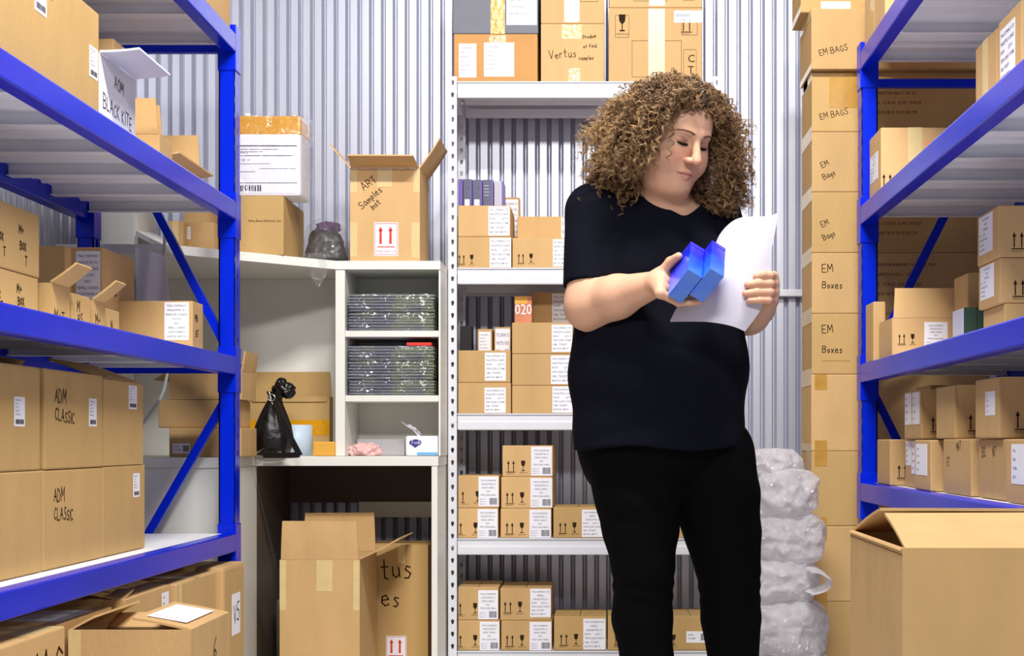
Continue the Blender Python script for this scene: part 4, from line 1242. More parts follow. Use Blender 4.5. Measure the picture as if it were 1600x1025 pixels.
carton('slim shaded carton against the wide labelled one on the third left deck', -1.52, -1.32, 3.91, 4.03, za, 1.136, GL, [('wr', 'R', .4, .3, .026, 'N', 0, .003)], mat=och)
carton('dark carton standing behind the marked pair on the third left deck', -1.64, -1.477, 4.05, 4.10, za, 1.319, GL)
carton('tall carton with large grey label near the far end of the third left deck', -1.645, -1.445, 4.26, 4.55, za, 1.343, GL, [('lab', 'F', .62, .42, .97, .96, 'D'), ('wr', 'R', .3, .55, .03, 'NS', 0, .003)])
carton('wide carton with white address label at the far end of the third left deck', ax(181, 4.40), -1.222, 4.40, 4.515, za, az(470, 4.40), GL,
       [('lab', 'F', .632, .22, .95, .97, 'D'), ('wr', 'R', .2, .6, .02, 'MB', 0, .003), ('wr', 'R', .3, .3, .02, 'BT', 0, .003)])
# lowest deck
zb_ = .49 + E
SL = lambda u: ('lab', 'R', u, .42, u + .13, .72, 'small')
AD = [('wr', 'R', .16, .68, .030, 'ADM', -3, .003), ('wr', 'R', .16, .50, .026, 'CLASSIC', -4, .003)]
carton('lower carton at the near end of the bottom left deck, cut by the picture edge', -1.62, -1.245, 2.88, 3.275, zb_, .716, GL, mat=och)
carton('lower carton marked ADM CLASSIC on the bottom left deck', -1.62, -1.245, 3.283, 3.672, zb_, .716, GL, AD, mat=och)
carton('lower carton at the far end of the bottom left deck, sticker top right', -1.62, -1.247, 3.682, 4.02, zb_, .718, GL, [('lab', 'R', .70, .62, .86, .90, 'small')], mat=och)
carton('upper carton at the near end of the bottom left deck, small sticker', -1.62, -1.245, 2.88, 3.265, .7170, .944, GL, [('lab', 'R', .62, .42, .77, .70, 'small')], mat=och)
carton('upper carton marked ADM CLASSIC on the bottom left deck, sticker beside', -1.62, -1.243, 3.285, 3.668, .7170, .944, GL, AD + [('lab', 'R', .74, .44, .88, .74, 'small')], mat=och)
carton('upper carton at the far end of the bottom left deck, dark flap raised', -1.62, -1.246, 3.68, 4.00, .7190, .935, GL, [('lab', 'R', .62, .68, .83, .97, 'small')], mat=och, flaps={'L': (-40, .085), 'R': (-70, .15), 'F': (-84, .1)}, name='open_carton')
# floor under and before the left rack
GF = 'cartons on the floor by the left rack'
zf = FLOOR + E
carton('floor carton scrawled MAG at the lower left corner of the picture', -1.60, -1.150, 2.775, 3.155, zf, .385, GF, [('wr', 'R', .45, .72, .085, 'MAG', -2, .006), T_('T', .3, .62, .98, .98, 'tape_pale')], mat='cardboard')
fcart = carton('open floor carton standing out in the aisle, labelled flap half closed', -1.172, -.902, 3.235, 3.572, zf, .366, GF, [('wr', 'R', .55, .78, .05, '6', 0, .004), T_('F', .0, .7, .1, 1.0, 'tape_pale')],
       flaps={'R': (-80, .135), 'L': (-62, .06), 'B': (-105, .10)}, name='open_carton', mat='cardboard')
def _flap_fn(u, v, e):
    a = math.radians(-80); w_, d_, h_ = .27, .337, .366 - zf
    return (w_ / 2 + math.sin(a) * v + math.cos(a) * (e + .0045), -d_ / 2 + u, h_ + .0008 + math.cos(a) * v - math.sin(a) * (e + .0045))
make_label(_flap_fn, .05, .025, .28, .115, 'faint', [c for c in fcart.children if c.name.startswith('flap')][0], 'address_sheet')
carton('floor carton with a white sheet on top, behind the open aisle carton', -1.62, -1.182, 3.20, 3.555, zf, .382, GF, [('lab', 'T', .70, .15, .96, .75, 'faint')], mat='cardboard')
carton('floor carton with torn flaps, third in the row under the left rack', -1.62, -1.162, 3.59, 3.965, zf, .392, GF, [('lab', 'R', .80, .80, .96, .97, 'strip')], mat='cardboard', flaps={'R': (-82, .16), 'L': (-95, .16), 'F': (-80, .1)}, name='open_carton')
carton('tall floor carton next to last in the row under the left rack', -1.62, -1.150, 3.985, 4.385, zf, .393, GF, [T_('R', .05, .0, .12, 1., 'tape_pale'), T_('T', .0, .45, 1., .55)], mat='cardboard')
carton('floor carton at the rack foot with a white sticker marked V5', -1.55, -1.128, 4.40, 4.652, zf, .403, GF, [('lab', 'R', .36, .52, .76, .80, 'five')], mat='cardboard', chamfer=.012)

# ================================================================== right rack goods  (they show their aisle face L and camera face F)
GR = 'cartons on the right rack'
ML = lambda u, v, h, g=True: ('marks', 'F', u, v, h, g)
# top deck
carton('carton with loose flap at the far end of the top right deck', .832, 1.25, 4.32, 4.655, 2.015 + E, 2.28, GR, [T_('L', .3, .0, .5, 1.)], mat=cp)
carton('second carton along the top right deck, nearer than the one with the flap', .86, 1.25, 3.86, 4.27, 2.015 + E, 2.33, GR, mat=cp)
# upper deck
zu = 1.525 + E
carton('bright carton with orange sticker at the far end of the upper right deck', .846, 1.16, 4.46, 4.65, zu, 1.732, GR,
       [('lab', 'L', .1, .30, .75, .70, 'C'), ('lab', 'F', .44, .52, .58, .80, 'orange'), ML(.03, .1, .045), T_('F', .26, .5, .40, 1., 'tape_pale')], mat='cardboard_orange' if False else cp)
carton('tall carton in the middle of the upper right deck with arrow marks', .945, 1.27, 3.52, 3.72, zu, 1.77, GR, [ML(.12, .30, .05), T_('L', .35, .0, .6, 1., 'tape_pale')])
carton('carton with white side label on the upper right deck at the picture edge', .935, 1.27, 3.28, 3.47, zu, 1.765, GR, [('lab', 'L', .1, .36, .75, .90, 'A'), ML(.12, .2, .05)])
# third deck
zc = 1.025 + E
carton('open carton with wide flap up and white label on the middle right deck', ax(1394, 4.30), 1.062, 4.30, 4.50, zc, az(497, 4.30), GR,
       [('lab', 'F', .44, .22, .76, .90, 'B'), ML(.10, .32, .032)], mat=cp, flaps={'F': (-6, .088), 'R': (40, .07), 'L': (-80, .06)}, name='open_carton')
carton('upright brown carton at the rack post, left of the open labelled one', .834, .872, 4.52, 4.65, zc, 1.21, GR)
carton('brown carton in the shade behind the green boxes on the middle right deck', ax(1512, 4.12), 1.30, 4.12, 4.28, zc, az(426, 4.12), GR, [ML(.1, .28, .04)])
for i, lb in enumerate(('leftmost of three dark green boxes on the middle right deck, clear plastic side', 'middle one of three dark green boxes on the middle right deck', 'rightmost of three dark green boxes on the middle right deck')):
    Y = 3.98; s = FPX / Y
    x0 = ax(1507 + 20.6 * i, Y); x1 = ax(1507 + 20.6 * (i + 1) - .6, Y)
    root = thing('green_box', ((x0 + x1) / 2, Y + .06, zc), lb, 'box', 'dark green boxes')
    w = x1 - x0; h = az(480, Y) - zc
    mb = MB(); mb.box(-w / 2, w / 2, -.06, .06, 0, h, 0, .002); mb.build('box_body', 'green_carton', root)
    if i == 0:
        mb = MB(); mb.box(-w / 2 - .004, -w / 2 - .001, -.058, .058, .002, h - .002, 0, .001); mb.build('clear_side', 'paper_grey', root)
carton('bottom carton of the stack of three on the middle right deck', .985, 1.28, 3.60, 3.80, zc, 1.118, GR, [ML(.2, .1, .03, False)])
carton('middle carton of the stack of three on the middle right deck, label on its side', .973, 1.27, 3.60, 3.80, 1.1186, 1.230, GR, [('lab', 'L', .1, .2, .75, .95, 'C'), ML(.13, .12, .044)])
carton('top carton of the stack of three on the middle right deck, label on its side', .970, 1.27, 3.60, 3.80, 1.2306, 1.358, GR, [('lab', 'L', .1, .2, .75, .95, 'C'), ML(.13, .14, .044)])
# lowest deck
zd = .65 + E
lowR = [
 ('first carton at the post on the lowest right deck, arrow marks facing out', .848, 1.12, 4.33, 4.53, .136, [ML(.10, .14, .042, False)]),
 ('second carton on the lowest right deck, two white labels on its side', .880, 1.15, 4.04, 4.27, .136, [('lab', 'L', .07, .45, .36, .96, 'strip'), ('lab', 'L', .40, .28, .74, .96, 'strip')]),
 ('third carton on the lowest right deck, narrow label at its edge', .851, 1.13, 3.81, 4.00, .134, [('lab', 'L', .1, .3, .8, .92, 'strip'), ML(.20, .10, .044, False)]),
 ('fourth carton on the lowest right deck, plain side scribbled in marker', .868, 1.14, 3.46, 3.74, .136, [('wr', 'L', .15, .5, .022, 'ET', 0, .002), ('wr', 'L', .5, .8, .02, 'MAT', 0, .002)]),
 ('fifth carton on the lowest right deck, marker scribbles and big arrows', .878, 1.16, 3.20, 3.43, .135, [('wr', 'L', .15, .7, .022, 'BS', 0, .002), ('wr', 'L', .55, .72, .022, 'NT', 0, .002), ML(.16, .12, .044)]),
 ('sixth carton on the lowest right deck, at the picture edge with a label', .868, 1.16, 2.94, 3.16, .135, [('lab', 'L', .2, .3, .7, .92, 'strip')]),
]
for lb, x0, x1, y0, y1, h, dt in lowR:
    carton(lb, x0, x1, y0, y1, zd, zd + h, GR, dt)
z2 = zd + .1366
carton('carton with two white side labels, upper tier of the lowest right deck', .868, 1.14, 4.00, 4.22, z2, .923, GR, [('lab', 'L', .05, .30, .44, .95, 'strip'), ('lab', 'L', .50, .30, .92, .95, 'strip'), ML(.12, .12, .044)])
carton('plain carton with arrows, second of the upper tier, lowest right deck', .868, 1.15, 3.62, 3.82, z2, .920, GR, [ML(.14, .12, .044)])
carton('carton with one side label, third of the upper tier, lowest right deck', .868, 1.16, 3.215, 3.42, z2, .922, GR, [('lab', 'L', .45, .38, .85, .78, 'strip'), ML(.14, .12, .044)])
carton('broad carton set back behind the upper tier on the lowest right deck', .96, 1.30, 4.30, 4.5, z2, .945, GR)
# the big carton in the foreground
carton('large foreground carton at the lower right corner, lid flaps half shut', ax(1410, 2.25), .812, 2.25, 2.72, FLOOR + E, az(857, 2.25), 'cartons near the right rack',
       [('crease', 'L', .0, .985, 1., .985)], mat='cardboard_orange' if False else 'cardboard', flaps={'F': (-78, .20), 'B': (-79, .245), 'L': (-125, .11), 'R': (-125, .1)}, name='open_carton')

# ================================================================== the tall stack behind the right rack
GS = 'tall stack of bag cartons'
Ys = 4.86
ys = [1083, 940, 822, 705, 585, 490, 395, 300, 206, 112, 17, -90]
wrs = ['', '', '', '', 'EM Boxes', 'EM Boxes', 'EM Bags', 'EM Bags', 'EM BAGS', 'EM BAGS', '']
nm = ['floor-level carton of the tall stack behind the right rack', 'second carton up in the tall stack, brown tape at its corner', 'third carton up in the tall stack, level with the lowest right deck',
      'fourth carton up in the tall stack, unmarked, taped edge', 'underlined marker-lettered carton, fifth up in the tall stack', 'marker-lettered carton above the underlined one in the tall stack',
      'carton above the marker-lettered pair in the tall stack, small writing', 'carton of the tall stack beside the upper right beam, slanted writing', 'carton with tape flap and slanted writing near the top of the tall stack',
      'shifted carton in loose plastic, top of the tall stack in view', 'topmost carton of the tall stack, cut by the picture top, white label']
for i in range(11):
    z0 = az(ys[i], Ys); z1 = az(ys[i + 1], Ys)
    if i == 0: z0 = FLOOR
    xl = .692 if i < 4 else .694
    xr = 1.272; y0 = Ys; y1 = Ys + .24
    if i == 9: xl, y0, xr = .688, Ys - .03, 1.26
    if i == 10: xl, y0 = .66, Ys + .02
    dt = [T_('L', .0, .86, 1., 1., 'tape_pale'), T_('L', .0, .0, 1., .10, 'tape_pale')] if i >= 3 else [T_('L', .55, .0, .92, 1., 'tape'), T_('F', .02, .80, .09, 1., 'tape_brown'), T_('F', .02, .0, .09, .12, 'tape_brown')]
    if i == 3: dt += [T_('F', .02, .80, .09, 1., 'tape_brown'), T_('F', .02, .0, .09, .14, 'tape_brown')]
    if i in (4, 5):
        a, b = wrs[i].split()
        dt += [('wr', 'F', .06, .68, .024, a, 3, .0025), ('wr', 'F', .06, .42 if i == 5 else .36, .022, b, -2, .0025)]
        if i == 4: dt += [('crease', 'F', .06, .22, .22, .22)]
    if i in (6, 7):
        a, b = wrs[i].split()
        dt += [('wr', 'F', .06, .40 if i == 7 else .42, .017, a, 25, .002), ('wr', 'F', .07, .20, .018, b, 25, .002)]
    if i in (8, 9):
        dt += [('wr', 'F', .05, .20 if i == 8 else .22, .0185, wrs[i], 12, .002)]
    if i == 8: dt += [T_('F', .10, .40, .30, 1., 'tape_brown'), T_('L', .2, .85, .6, 1., 'paper')]
    if i == 10: dt += [('lab', 'F', .11, .03, .27, .16, 'strip')]
    for k in range(4):
        if 4 <= i <= 9:
            dt += [('txt', 'F', .34 + .02 * (k % 2), .78 - .16 * k, .014, ['MADE FOR EXPORT HANDLE DRY', 'CARTON NO 1 OF 12', 'N.W. 12 KGS  G.W. 13 KGS', 'MEAS 58 X 24 X 20 CM'][k])]
    carton(nm[i], xl, xr, y0, y1, z0 + .0004, z1, GS, dt, mat='cardboard' if i % 2 else och, ink='print_brown' if False else 'ink')

# ================================================================== bubble-wrap bags
from mathutils import noise as mnoise
def film_bag(label, cx, cy, z0, rx, ry, h, seed):
    """crumpled bag: a soft flattened pillow, dented and creased"""
    mb = MB(); n, m = 110, 64
    so = Vector((seed * 3.7, seed * 1.9, seed * 5.3))
    rows = []
    for i in range(m + 1):
        la = math.pi * i / m; r = []
        for k in range(n + 1):
            lo = 2 * math.pi * (k % n) / n
            d = Vector((math.sin(la) * math.cos(lo), math.sin(la) * math.sin(lo), math.cos(la)))
            e = 1 / (abs(d.x) ** 2.6 + abs(d.y) ** 2.6 + abs(d.z) ** 3.4) ** (1 / 2.9)
            p = Vector((d.x * rx, d.y * ry, d.z * h * .44)) * e
            w = p * 9 + so
            f = .24 * mnoise.noise(w) + .16 * (.45 - abs(mnoise.noise(w * 1.6 + Vector((1, 2, 3))))) * 2 + .10 * (.4 - abs(mnoise.noise(w * 3.4))) * 2 + .02 * mnoise.noise(w * 8)
            p *= 1 + f * (.35 + .65 * math.sin(la))
            r.append((p.x, p.y, p.z))
        rows.append(r)
    mb.grid(rows)
    mb.grid([[(p[0] * .8 + .006 * math.sin(p[2] * 90), p[1] * .8, p[2] * .86) for p in r] for r in rows[2:-2]])
    zmin = min(p[2] for r in rows for p in r)
    o = mb.build('bubble_wrap_bag', 'bubble_film', None, (cx, cy, z0 - zmin))
    return tag(o, label, 'packing bag', 'bags of bubble wrap')
Yb = 4.62
film_bag('lowest bag of bubble wrap, on the floor in the heap beside the trousers', ax(1240, Yb), Yb, FLOOR + .001, .118, .10, .18, 1)
film_bag('glossy bag of bubble wrap with creases, second from the floor in the heap', ax(1230, Yb), Yb, FLOOR + .150, .110, .10, .19, 2)
film_bag('smooth bag of bubble wrap in the middle of the heap', ax(1222, Yb), Yb, FLOOR + .312, .102, .09, .16, 3)
film_bag('bag of bubble wrap fourth up in the heap, above the loop', ax(1230, Yb), Yb, FLOOR + .445, .096, .09, .17, 4)
film_bag('upper rounded bag of bubble wrap in the heap by the wall', ax(1226, Yb), Yb, FLOOR + .585, .096, .09, .16, 5)
film_bag('slim topmost bag of bubble wrap in the heap, leaning at the carton stack', ax(1212, Yb), Yb + .02, FLOOR + .712, .074, .07, .10, 6)
mb = MB(); rows = []
for i in range(13):
    a = math.pi * i / 12; r = []
    for k in range(9):
        u = k / 8 - .5
        c0 = at(1262, 908, Yb - .13)
        r.append((c0.x + .062 * math.sin(a) + .006 * math.sin(k), c0.y + u * .12 + .01 * math.sin(a * 3), c0.z + .034 * math.cos(a) + .008 * u))
    rows.append(r)
mb.grid(rows)
mb.grid([[(x + .001, y, z + .0015) for x, y, z in r][::-1] for r in rows])
tag(mb.build('bubble_wrap_strip', 'bubble_film'), 'curled loop of bubble wrap sticking out of the heap towards the cartons', 'packing film')
# ================================================================== the woman
V = np.array
class Prim:
    def __init__(s, kind, par, k=0.01, op='u', A=None, t=None, sc=1.0, cut=None):
        s.kind, s.par, s.k, s.op, s.A, s.t, s.sc, s.cut = kind, par, k, op, A, t, sc, cut
    def d(s, P):
        Q = P
        if s.A is not None:
            Q = (P - s.t) @ s.A.T
        if s.kind == 'rc':
            a, b, r1, r2 = s.par
            ba = b - a; l2 = float(ba @ ba); rr = r1 - r2
            a2 = max(l2 - rr * rr, 1e-9); il2 = 1.0 / max(l2, 1e-12)
            pa = Q - a
            y = pa @ ba; z = y - l2
            x2 = ((pa * l2 - y[:, None] * ba) ** 2).sum(1)
            y2 = y * y * l2; z2 = z * z * l2
            k = np.sign(rr) * rr * rr * x2
            d1 = np.sqrt(x2 + z2) * il2 - r2
            d2 = np.sqrt(x2 + y2) * il2 - r1
            d3 = (np.sqrt(x2 * a2 * il2) + y * rr) * il2 - r1
            r = np.where(np.sign(z) * a2 * z2 > k, d1, np.where(np.sign(y) * a2 * y2 < k, d2, d3))
        elif s.kind == 'el':
            c, rad = s.par
            q = Q - c
            k0 = np.sqrt(((q / rad) ** 2).sum(1)); k1 = np.sqrt(((q / (rad * rad)) ** 2).sum(1)) + 1e-9
            r = k0 * (k0 - 1) / k1
        elif s.kind == 'fn':
            r = s.par(Q)
        r = r * s.sc
        if s.cut is not None:
            n, o = s.cut
            r = np.maximum(r, (P - o) @ n)
        return r

BIG = 9.0
def field(prims, P, cull=None):
    """smooth combination of all primitives at points P"""
    D = np.full(len(P), BIG, np.float64)
    if cull is not None:
        c, R = cull
        cc = c[None, :]
    for p in prims:
        if cull is not None and p.kind != 'fn':
            dc = p.d(cc)[0]
            if dc > R * 1.25 + p.k + .01: continue
        d = p.d(P)
        if p.op == 'u':
            h = np.maximum(p.k - np.abs(D - d), 0) / p.k
            D = np.minimum(D, d) - h * h * p.k * .25
        elif p.op == 's':
            h = np.maximum(p.k - np.abs(D + d), 0) / p.k
            D = np.maximum(D, -d) + h * h * p.k * .25
        elif p.op == 'i':
            h = np.maximum(p.k - np.abs(D - d), 0) / p.k
            D = np.maximum(D, d) + h * h * p.k * .25
        elif p.op == 'add':
            D = D + d
    return D

def surface(prims, lo, hi, h, blk=20):
    """surface nets over the field; returns verts, quads"""
    lo = V(lo, float); hi = V(hi, float)
    n = np.ceil((hi - lo) / h).astype(int) + 1
    D = np.full(n, 1.0, np.float32)
    R = blk * h * .87
    for i in range(0, n[0], blk):
        for j in range(0, n[1], blk):
            for k in range(0, n[2], blk):
                m = np.minimum(V([i, j, k]) + blk, n)
                c = lo + (V([i, j, k]) + m - 1) * .5 * h
                dc = field(prims, c[None, :])[0]
                if abs(dc) > R * 1.35 + .03:
                    D[i:m[0], j:m[1], k:m[2]] = np.sign(dc); continue
                g = np.stack(np.meshgrid(np.arange(i, m[0]), np.arange(j, m[1]), np.arange(k, m[2]), indexing='ij'), -1).reshape(-1, 3)
                D[i:m[0], j:m[1], k:m[2]] = field(prims, lo + g * h, (c, R)).reshape(m[0] - i, m[1] - j, m[2] - k)
    S = D < 0
    cell = np.zeros(tuple(n - 1), bool)
    al = S[:-1, :-1, :-1].copy(); an = al.copy()
    for dx in (0, 1):
        for dy in (0, 1):
            for dz in (0, 1):
                q = S[dx:n[0] - 1 + dx, dy:n[1] - 1 + dy, dz:n[2] - 1 + dz]
                al &= q; an |= q
    cell = an & ~al
    idx = np.argwhere(cell)
    vid = np.full(cell.shape, -1, np.int64); vid[cell] = np.arange(len(idx))
    acc = np.zeros((len(idx), 3)); cnt = np.zeros(len(idx))
    cor = [(0, 0, 0), (1, 0, 0), (0, 1, 0), (1, 1, 0), (0, 0, 1), (1, 0, 1), (0, 1, 1), (1, 1, 1)]
    for a in range(8):
        for b in range(a + 1, 8):
            ca, cb = V(cor[a]), V(cor[b])
            if np.abs(ca - cb).sum() != 1: continue
            da = D[tuple((idx + ca).T)].astype(float); db = D[tuple((idx + cb).T)].astype(float)
            m = (da < 0) != (db < 0)
            t = np.where(m, da / np.where(m, da - db, 1), 0)
            acc[m] += (ca + (cb - ca) * t[:, None])[m]; cnt[m] += 1
    vs = lo + (idx + acc / np.maximum(cnt, 1)[:, None]) * h
    quads = []
    for axn in range(3):
        u, w = [(1, 2), (2, 0), (0, 1)][axn]
        e = np.zeros(3, int); e[axn] = 1
        s0 = S[tuple(slice(0, n[q] - e[q]) for q in range(3))]; s1 = S[tuple(slice(e[q], n[q]) for q in range(3))]
        for flip, m in ((False, s0 & ~s1), (True, ~s0 & s1)):
            pt = np.argwhere(m)
            pt = pt[(pt[:, u] > 0) & (pt[:, w] > 0) & (pt[:, u] < n[u] - 1) & (pt[:, w] < n[w] - 1)]
            eu = np.zeros(3, int); eu[u] = 1; ew = np.zeros(3, int); ew[w] = 1
            q = [vid[tuple((pt - eu - ew).T)], vid[tuple((pt - ew).T)], vid[tuple(pt.T)], vid[tuple((pt - eu).T)]]
            q = np.stack(q if not flip else q[::-1], 1)
            quads.append(q)
    quads = np.concatenate(quads)
    quads = quads[(quads >= 0).all(1)]
    return vs, quads

def project(prims, vs, it=2, lim=.004, chunk=6000):
    """pull vertices onto the zero set"""
    order = np.lexsort((vs[:, 0] // .05, vs[:, 1] // .05, vs[:, 2] // .05))
    out = vs.copy()
    for a in range(0, len(vs), 1500):
        ii = order[a:a + 1500]
        P = out[ii]
        c = P.mean(0); R = np.sqrt(((P - c) ** 2).sum(1).max()) + .006
        for _ in range(it):
            d = field(prims, P, (c, R)); e = .0006
            g = np.stack([(field(prims, P + V([e, 0, 0]), (c, R)) - d), (field(prims, P + V([0, e, 0]), (c, R)) - d), (field(prims, P + V([0, 0, e]), (c, R)) - d)], 1) / e
            st = (d / np.maximum((g * g).sum(1), .15))[:, None] * g
            L = np.sqrt((st * st).sum(1)); st *= np.minimum(1, lim / np.maximum(L, 1e-9))[:, None]
            P = P - st
        out[ii] = P
    return out

def mesh_np(name, vs, faces, mat, parent, base, tint=None):
    me = bpy.data.meshes.new(name)
    me.from_pydata([tuple(p) for p in (vs - base)], [], [tuple(int(x) for x in f) for f in faces])
    me.materials.append(MATS[mat])
    me.polygons.foreach_set('use_smooth', [True] * len(me.polygons))
    if tint is not None:
        ca = me.color_attributes.new('tint', 'FLOAT_COLOR', 'POINT')
        ca.data.foreach_set('color', np.concatenate([tint, np.ones((len(tint), 1))], 1).astype(np.float32).ravel())
    me.update()
    o = bpy.data.objects.new(name, me); COL.objects.link(o); o.parent = parent
    return o

def A3(px, py, Y): return V(at(px, py, Y))
WB = V([.141, 3.62, FLOOR])
woman = thing('person', tuple(WB), 'woman with curly brown hair in a black top, reading papers and holding two blue boxes', 'person')

_c, _s = math.cos(math.radians(20)), math.sin(math.radians(20))
BL = V([_c, _s, 0]); BFW = V([_s, -_c, 0])
def BF(l, f, z): return V([.141, 3.62, 0]) + BL * l + BFW * f + V([0, 0, z])
RB = np.stack([BL, BFW, V([0, 0, 1])])           # world -> body axes
TB = V([.141, 3.62, 0])
def rc(a, b, r1, r2, k=.02, **kw): return Prim('rc', (V(a, float), V(b, float), r1, r2), k, **kw)
def elb(c, r, k=.04, **kw): return Prim('el', (V(c, float), V(r, float)), k, A=RB, t=TB, **kw)

# head frame: x to her left, y out of the face, z up the skull
def head_frame(yaw, pitch, roll):
    y, p, r = map(math.radians, (yaw, pitch, roll))
    f = V([math.sin(y) * math.cos(p), -math.cos(y) * math.cos(p), -math.sin(p)])
    l = V([math.cos(y), math.sin(y), 0])
    u = np.cross(l, f)
    if u[2] < 0: u = -u
    l2 = l * math.cos(r) + u * math.sin(r); u2 = u * math.cos(r) - l * math.sin(r)
    return np.stack([l2, f, u2])
HR = head_frame(35, 21, -5)
HO_ = V([.170, 3.512, 1.507])
HS = 1.0
def HW(x, y, z): return HO_ + HR.T @ V([x, y, z])
def hel(c, r, k=.015, op='u'): return Prim('el', (V(c, float), V(r, float)), k, op, A=HR, t=HO_)
def hrc(a, b, r1, r2, k=.008, op='u'): return Prim('rc', (V(a, float), V(b, float), r1, r2), k, op, A=HR, t=HO_)

shR, shL = BF(-.172, 0, 1.335), BF(.150, -.01, 1.335)
elR, elL = A3(921, 478, 3.50), A3(1168, 487, 3.64)
wrR, wrL = A3(1027, 443, 3.345), A3(1198, 468, 3.43)
# the two held boxes
BC = A3(1075.4, 421, 3.208)
e1 = V([.0115, .098, .0762]); e2 = V([.0311, .0097, -.0171]); e3 = V([-.0435, .0463, -.0529])
# orthonormalise
n1 = e1 / np.linalg.norm(e1); n3 = e3 - n1 * (e3 @ n1); n3 /= np.linalg.norm(n3); n2 = np.cross(n1, n3)
if n2 @ e2 < 0: n2 = -n2
e1, e2, e3 = n1 * .122, n2 * .037, n3 * .082
def BX(a, c, b): return BC + e1 * a + e2 * c + e3 * b      # along length, thickness, width

body = [
    elb((0, 0, .82), (.185, .135, .16)), elb((0, .02, .99), (.19, .145, .2)), elb((0, 0, 1.19), (.17, .12, .18)),
    elb((-.08, .07, 1.19), (.08, .075, .08)), elb((.08, .07, 1.19), (.08, .075, .08)),
    elb((0, .0, 1.32), (.15, .088, .075), .05),
    rc(BF(-.03, -.025, 1.395), shR + V([.01, 0, .0]), .052, .052, .05), rc(BF(.03, -.025, 1.395), shL, .052, .052, .05),
    rc(BF(0, -.012, 1.35), HW(0, -.03, -.075), .066, .060, .03),
    rc(BF(.0, .03, 1.33), HW(0, .02, -.10), .050, .044, .04),
    # arms
    rc(shR, elR, .060, .054, .03), rc(elR, elR + (wrR - elR) * .42, .055, .049, .03), rc(elR + (wrR - elR) * .42, wrR, .049, .0285, .02),
    rc(shL, elL, .060, .052, .03), rc(elL, elL + (wrL - elL) * .42, .052, .045, .03), rc(elL + (wrL - elL) * .42, wrL, .045, .027, .02),
]
# --- right hand (left in the picture): thumb on the near face, fingers behind the boxes
kf = .006
mc = [.14, .38, .62, .84]
rad = [.0095, .0104, .0106, .0102]
ln = [.84, 1.0, 1.04, .98]
hand = []
for i, a in enumerate(mc):
    m = BX(a, -.30, 1.17); p1 = BX(a + .01, .95, 1.13); p2 = BX(a + .0, 1.0 + .62 * ln[i], 1.0 - .1 * (ln[i])); tp = BX(a, 1.25 + .80 * ln[i], .76)
    w0 = wrR + (m - wrR) * .05
    hand += [rc(wrR, m, .020, rad[i] + .0025, .014), rc(m, p1, rad[i] + .001, rad[i], kf), rc(p1, p2, rad[i], rad[i] - .0008, .004), rc(p2, tp, rad[i] - .0008, rad[i] - .002, .004)]
tn = -e2 / np.linalg.norm(e2)
t0 = wrR * .55 + BX(.62, -.35, 1.28) * .45
t1 = BX(.80, -.42, 1.20); t2 = BX(.84, -.36, .74); t3 = BX(.76, -.25, .40)
hand += [rc(wrR, t0, .023, .019, .015), rc(t0, t1, .019, .0130, .014), rc(t1, t2, .0128, .0110, .006), rc(t2, t3, .0112, .0088, .005)]
# nail bed flattening of the thumb
# --- left hand (right in the picture): four fingers in front of the sheet, thumb behind it
ylev = [431, 443.5, 457, 469.5]
tipx = [1177, 1163.5, 1160, 1166]
rl = [.0098, .0103, .0100, .0088]
fingers_l = []
for i in range(4):
    m = A3(1209.5 - (1.5 if i in (0, 3) else 0), ylev[i] + .5, 3.352)
    p1 = A3(1203 - (2 if i == 3 else 0), ylev[i] - .5, 3.322)
    mid = A3((1203 + tipx[i]) / 2 + 2, ylev[i] - 1 + (i - 1.5) * .3, 3.3165)
    tp = A3(tipx[i] + 5, ylev[i] + 1.5 - (1.5 if i == 3 else 0), 3.3185)
    fingers_l += [rc(wrL, m, .019, rl[i] + .0022, .014), rc(m, p1, rl[i] + .001, rl[i] + .0004, .004), rc(p1, mid, rl[i] + .0004, rl[i] - .0004, .003), rc(mid, tp, rl[i] - .0004, rl[i] - .0018, .003)]
th = [wrL + V([-.008, -.02, .014]), A3(1197, 452, 3.382), A3(1188, 438, 3.366), A3(1178, 428, 3.360)]
fingers_l += [rc(th[0], th[1], .019, .0135, .012), rc(th[1], th[2], .0125, .011, .006), rc(th[2], th[3], .011, .0085, .005)]
body += hand + fingers_l
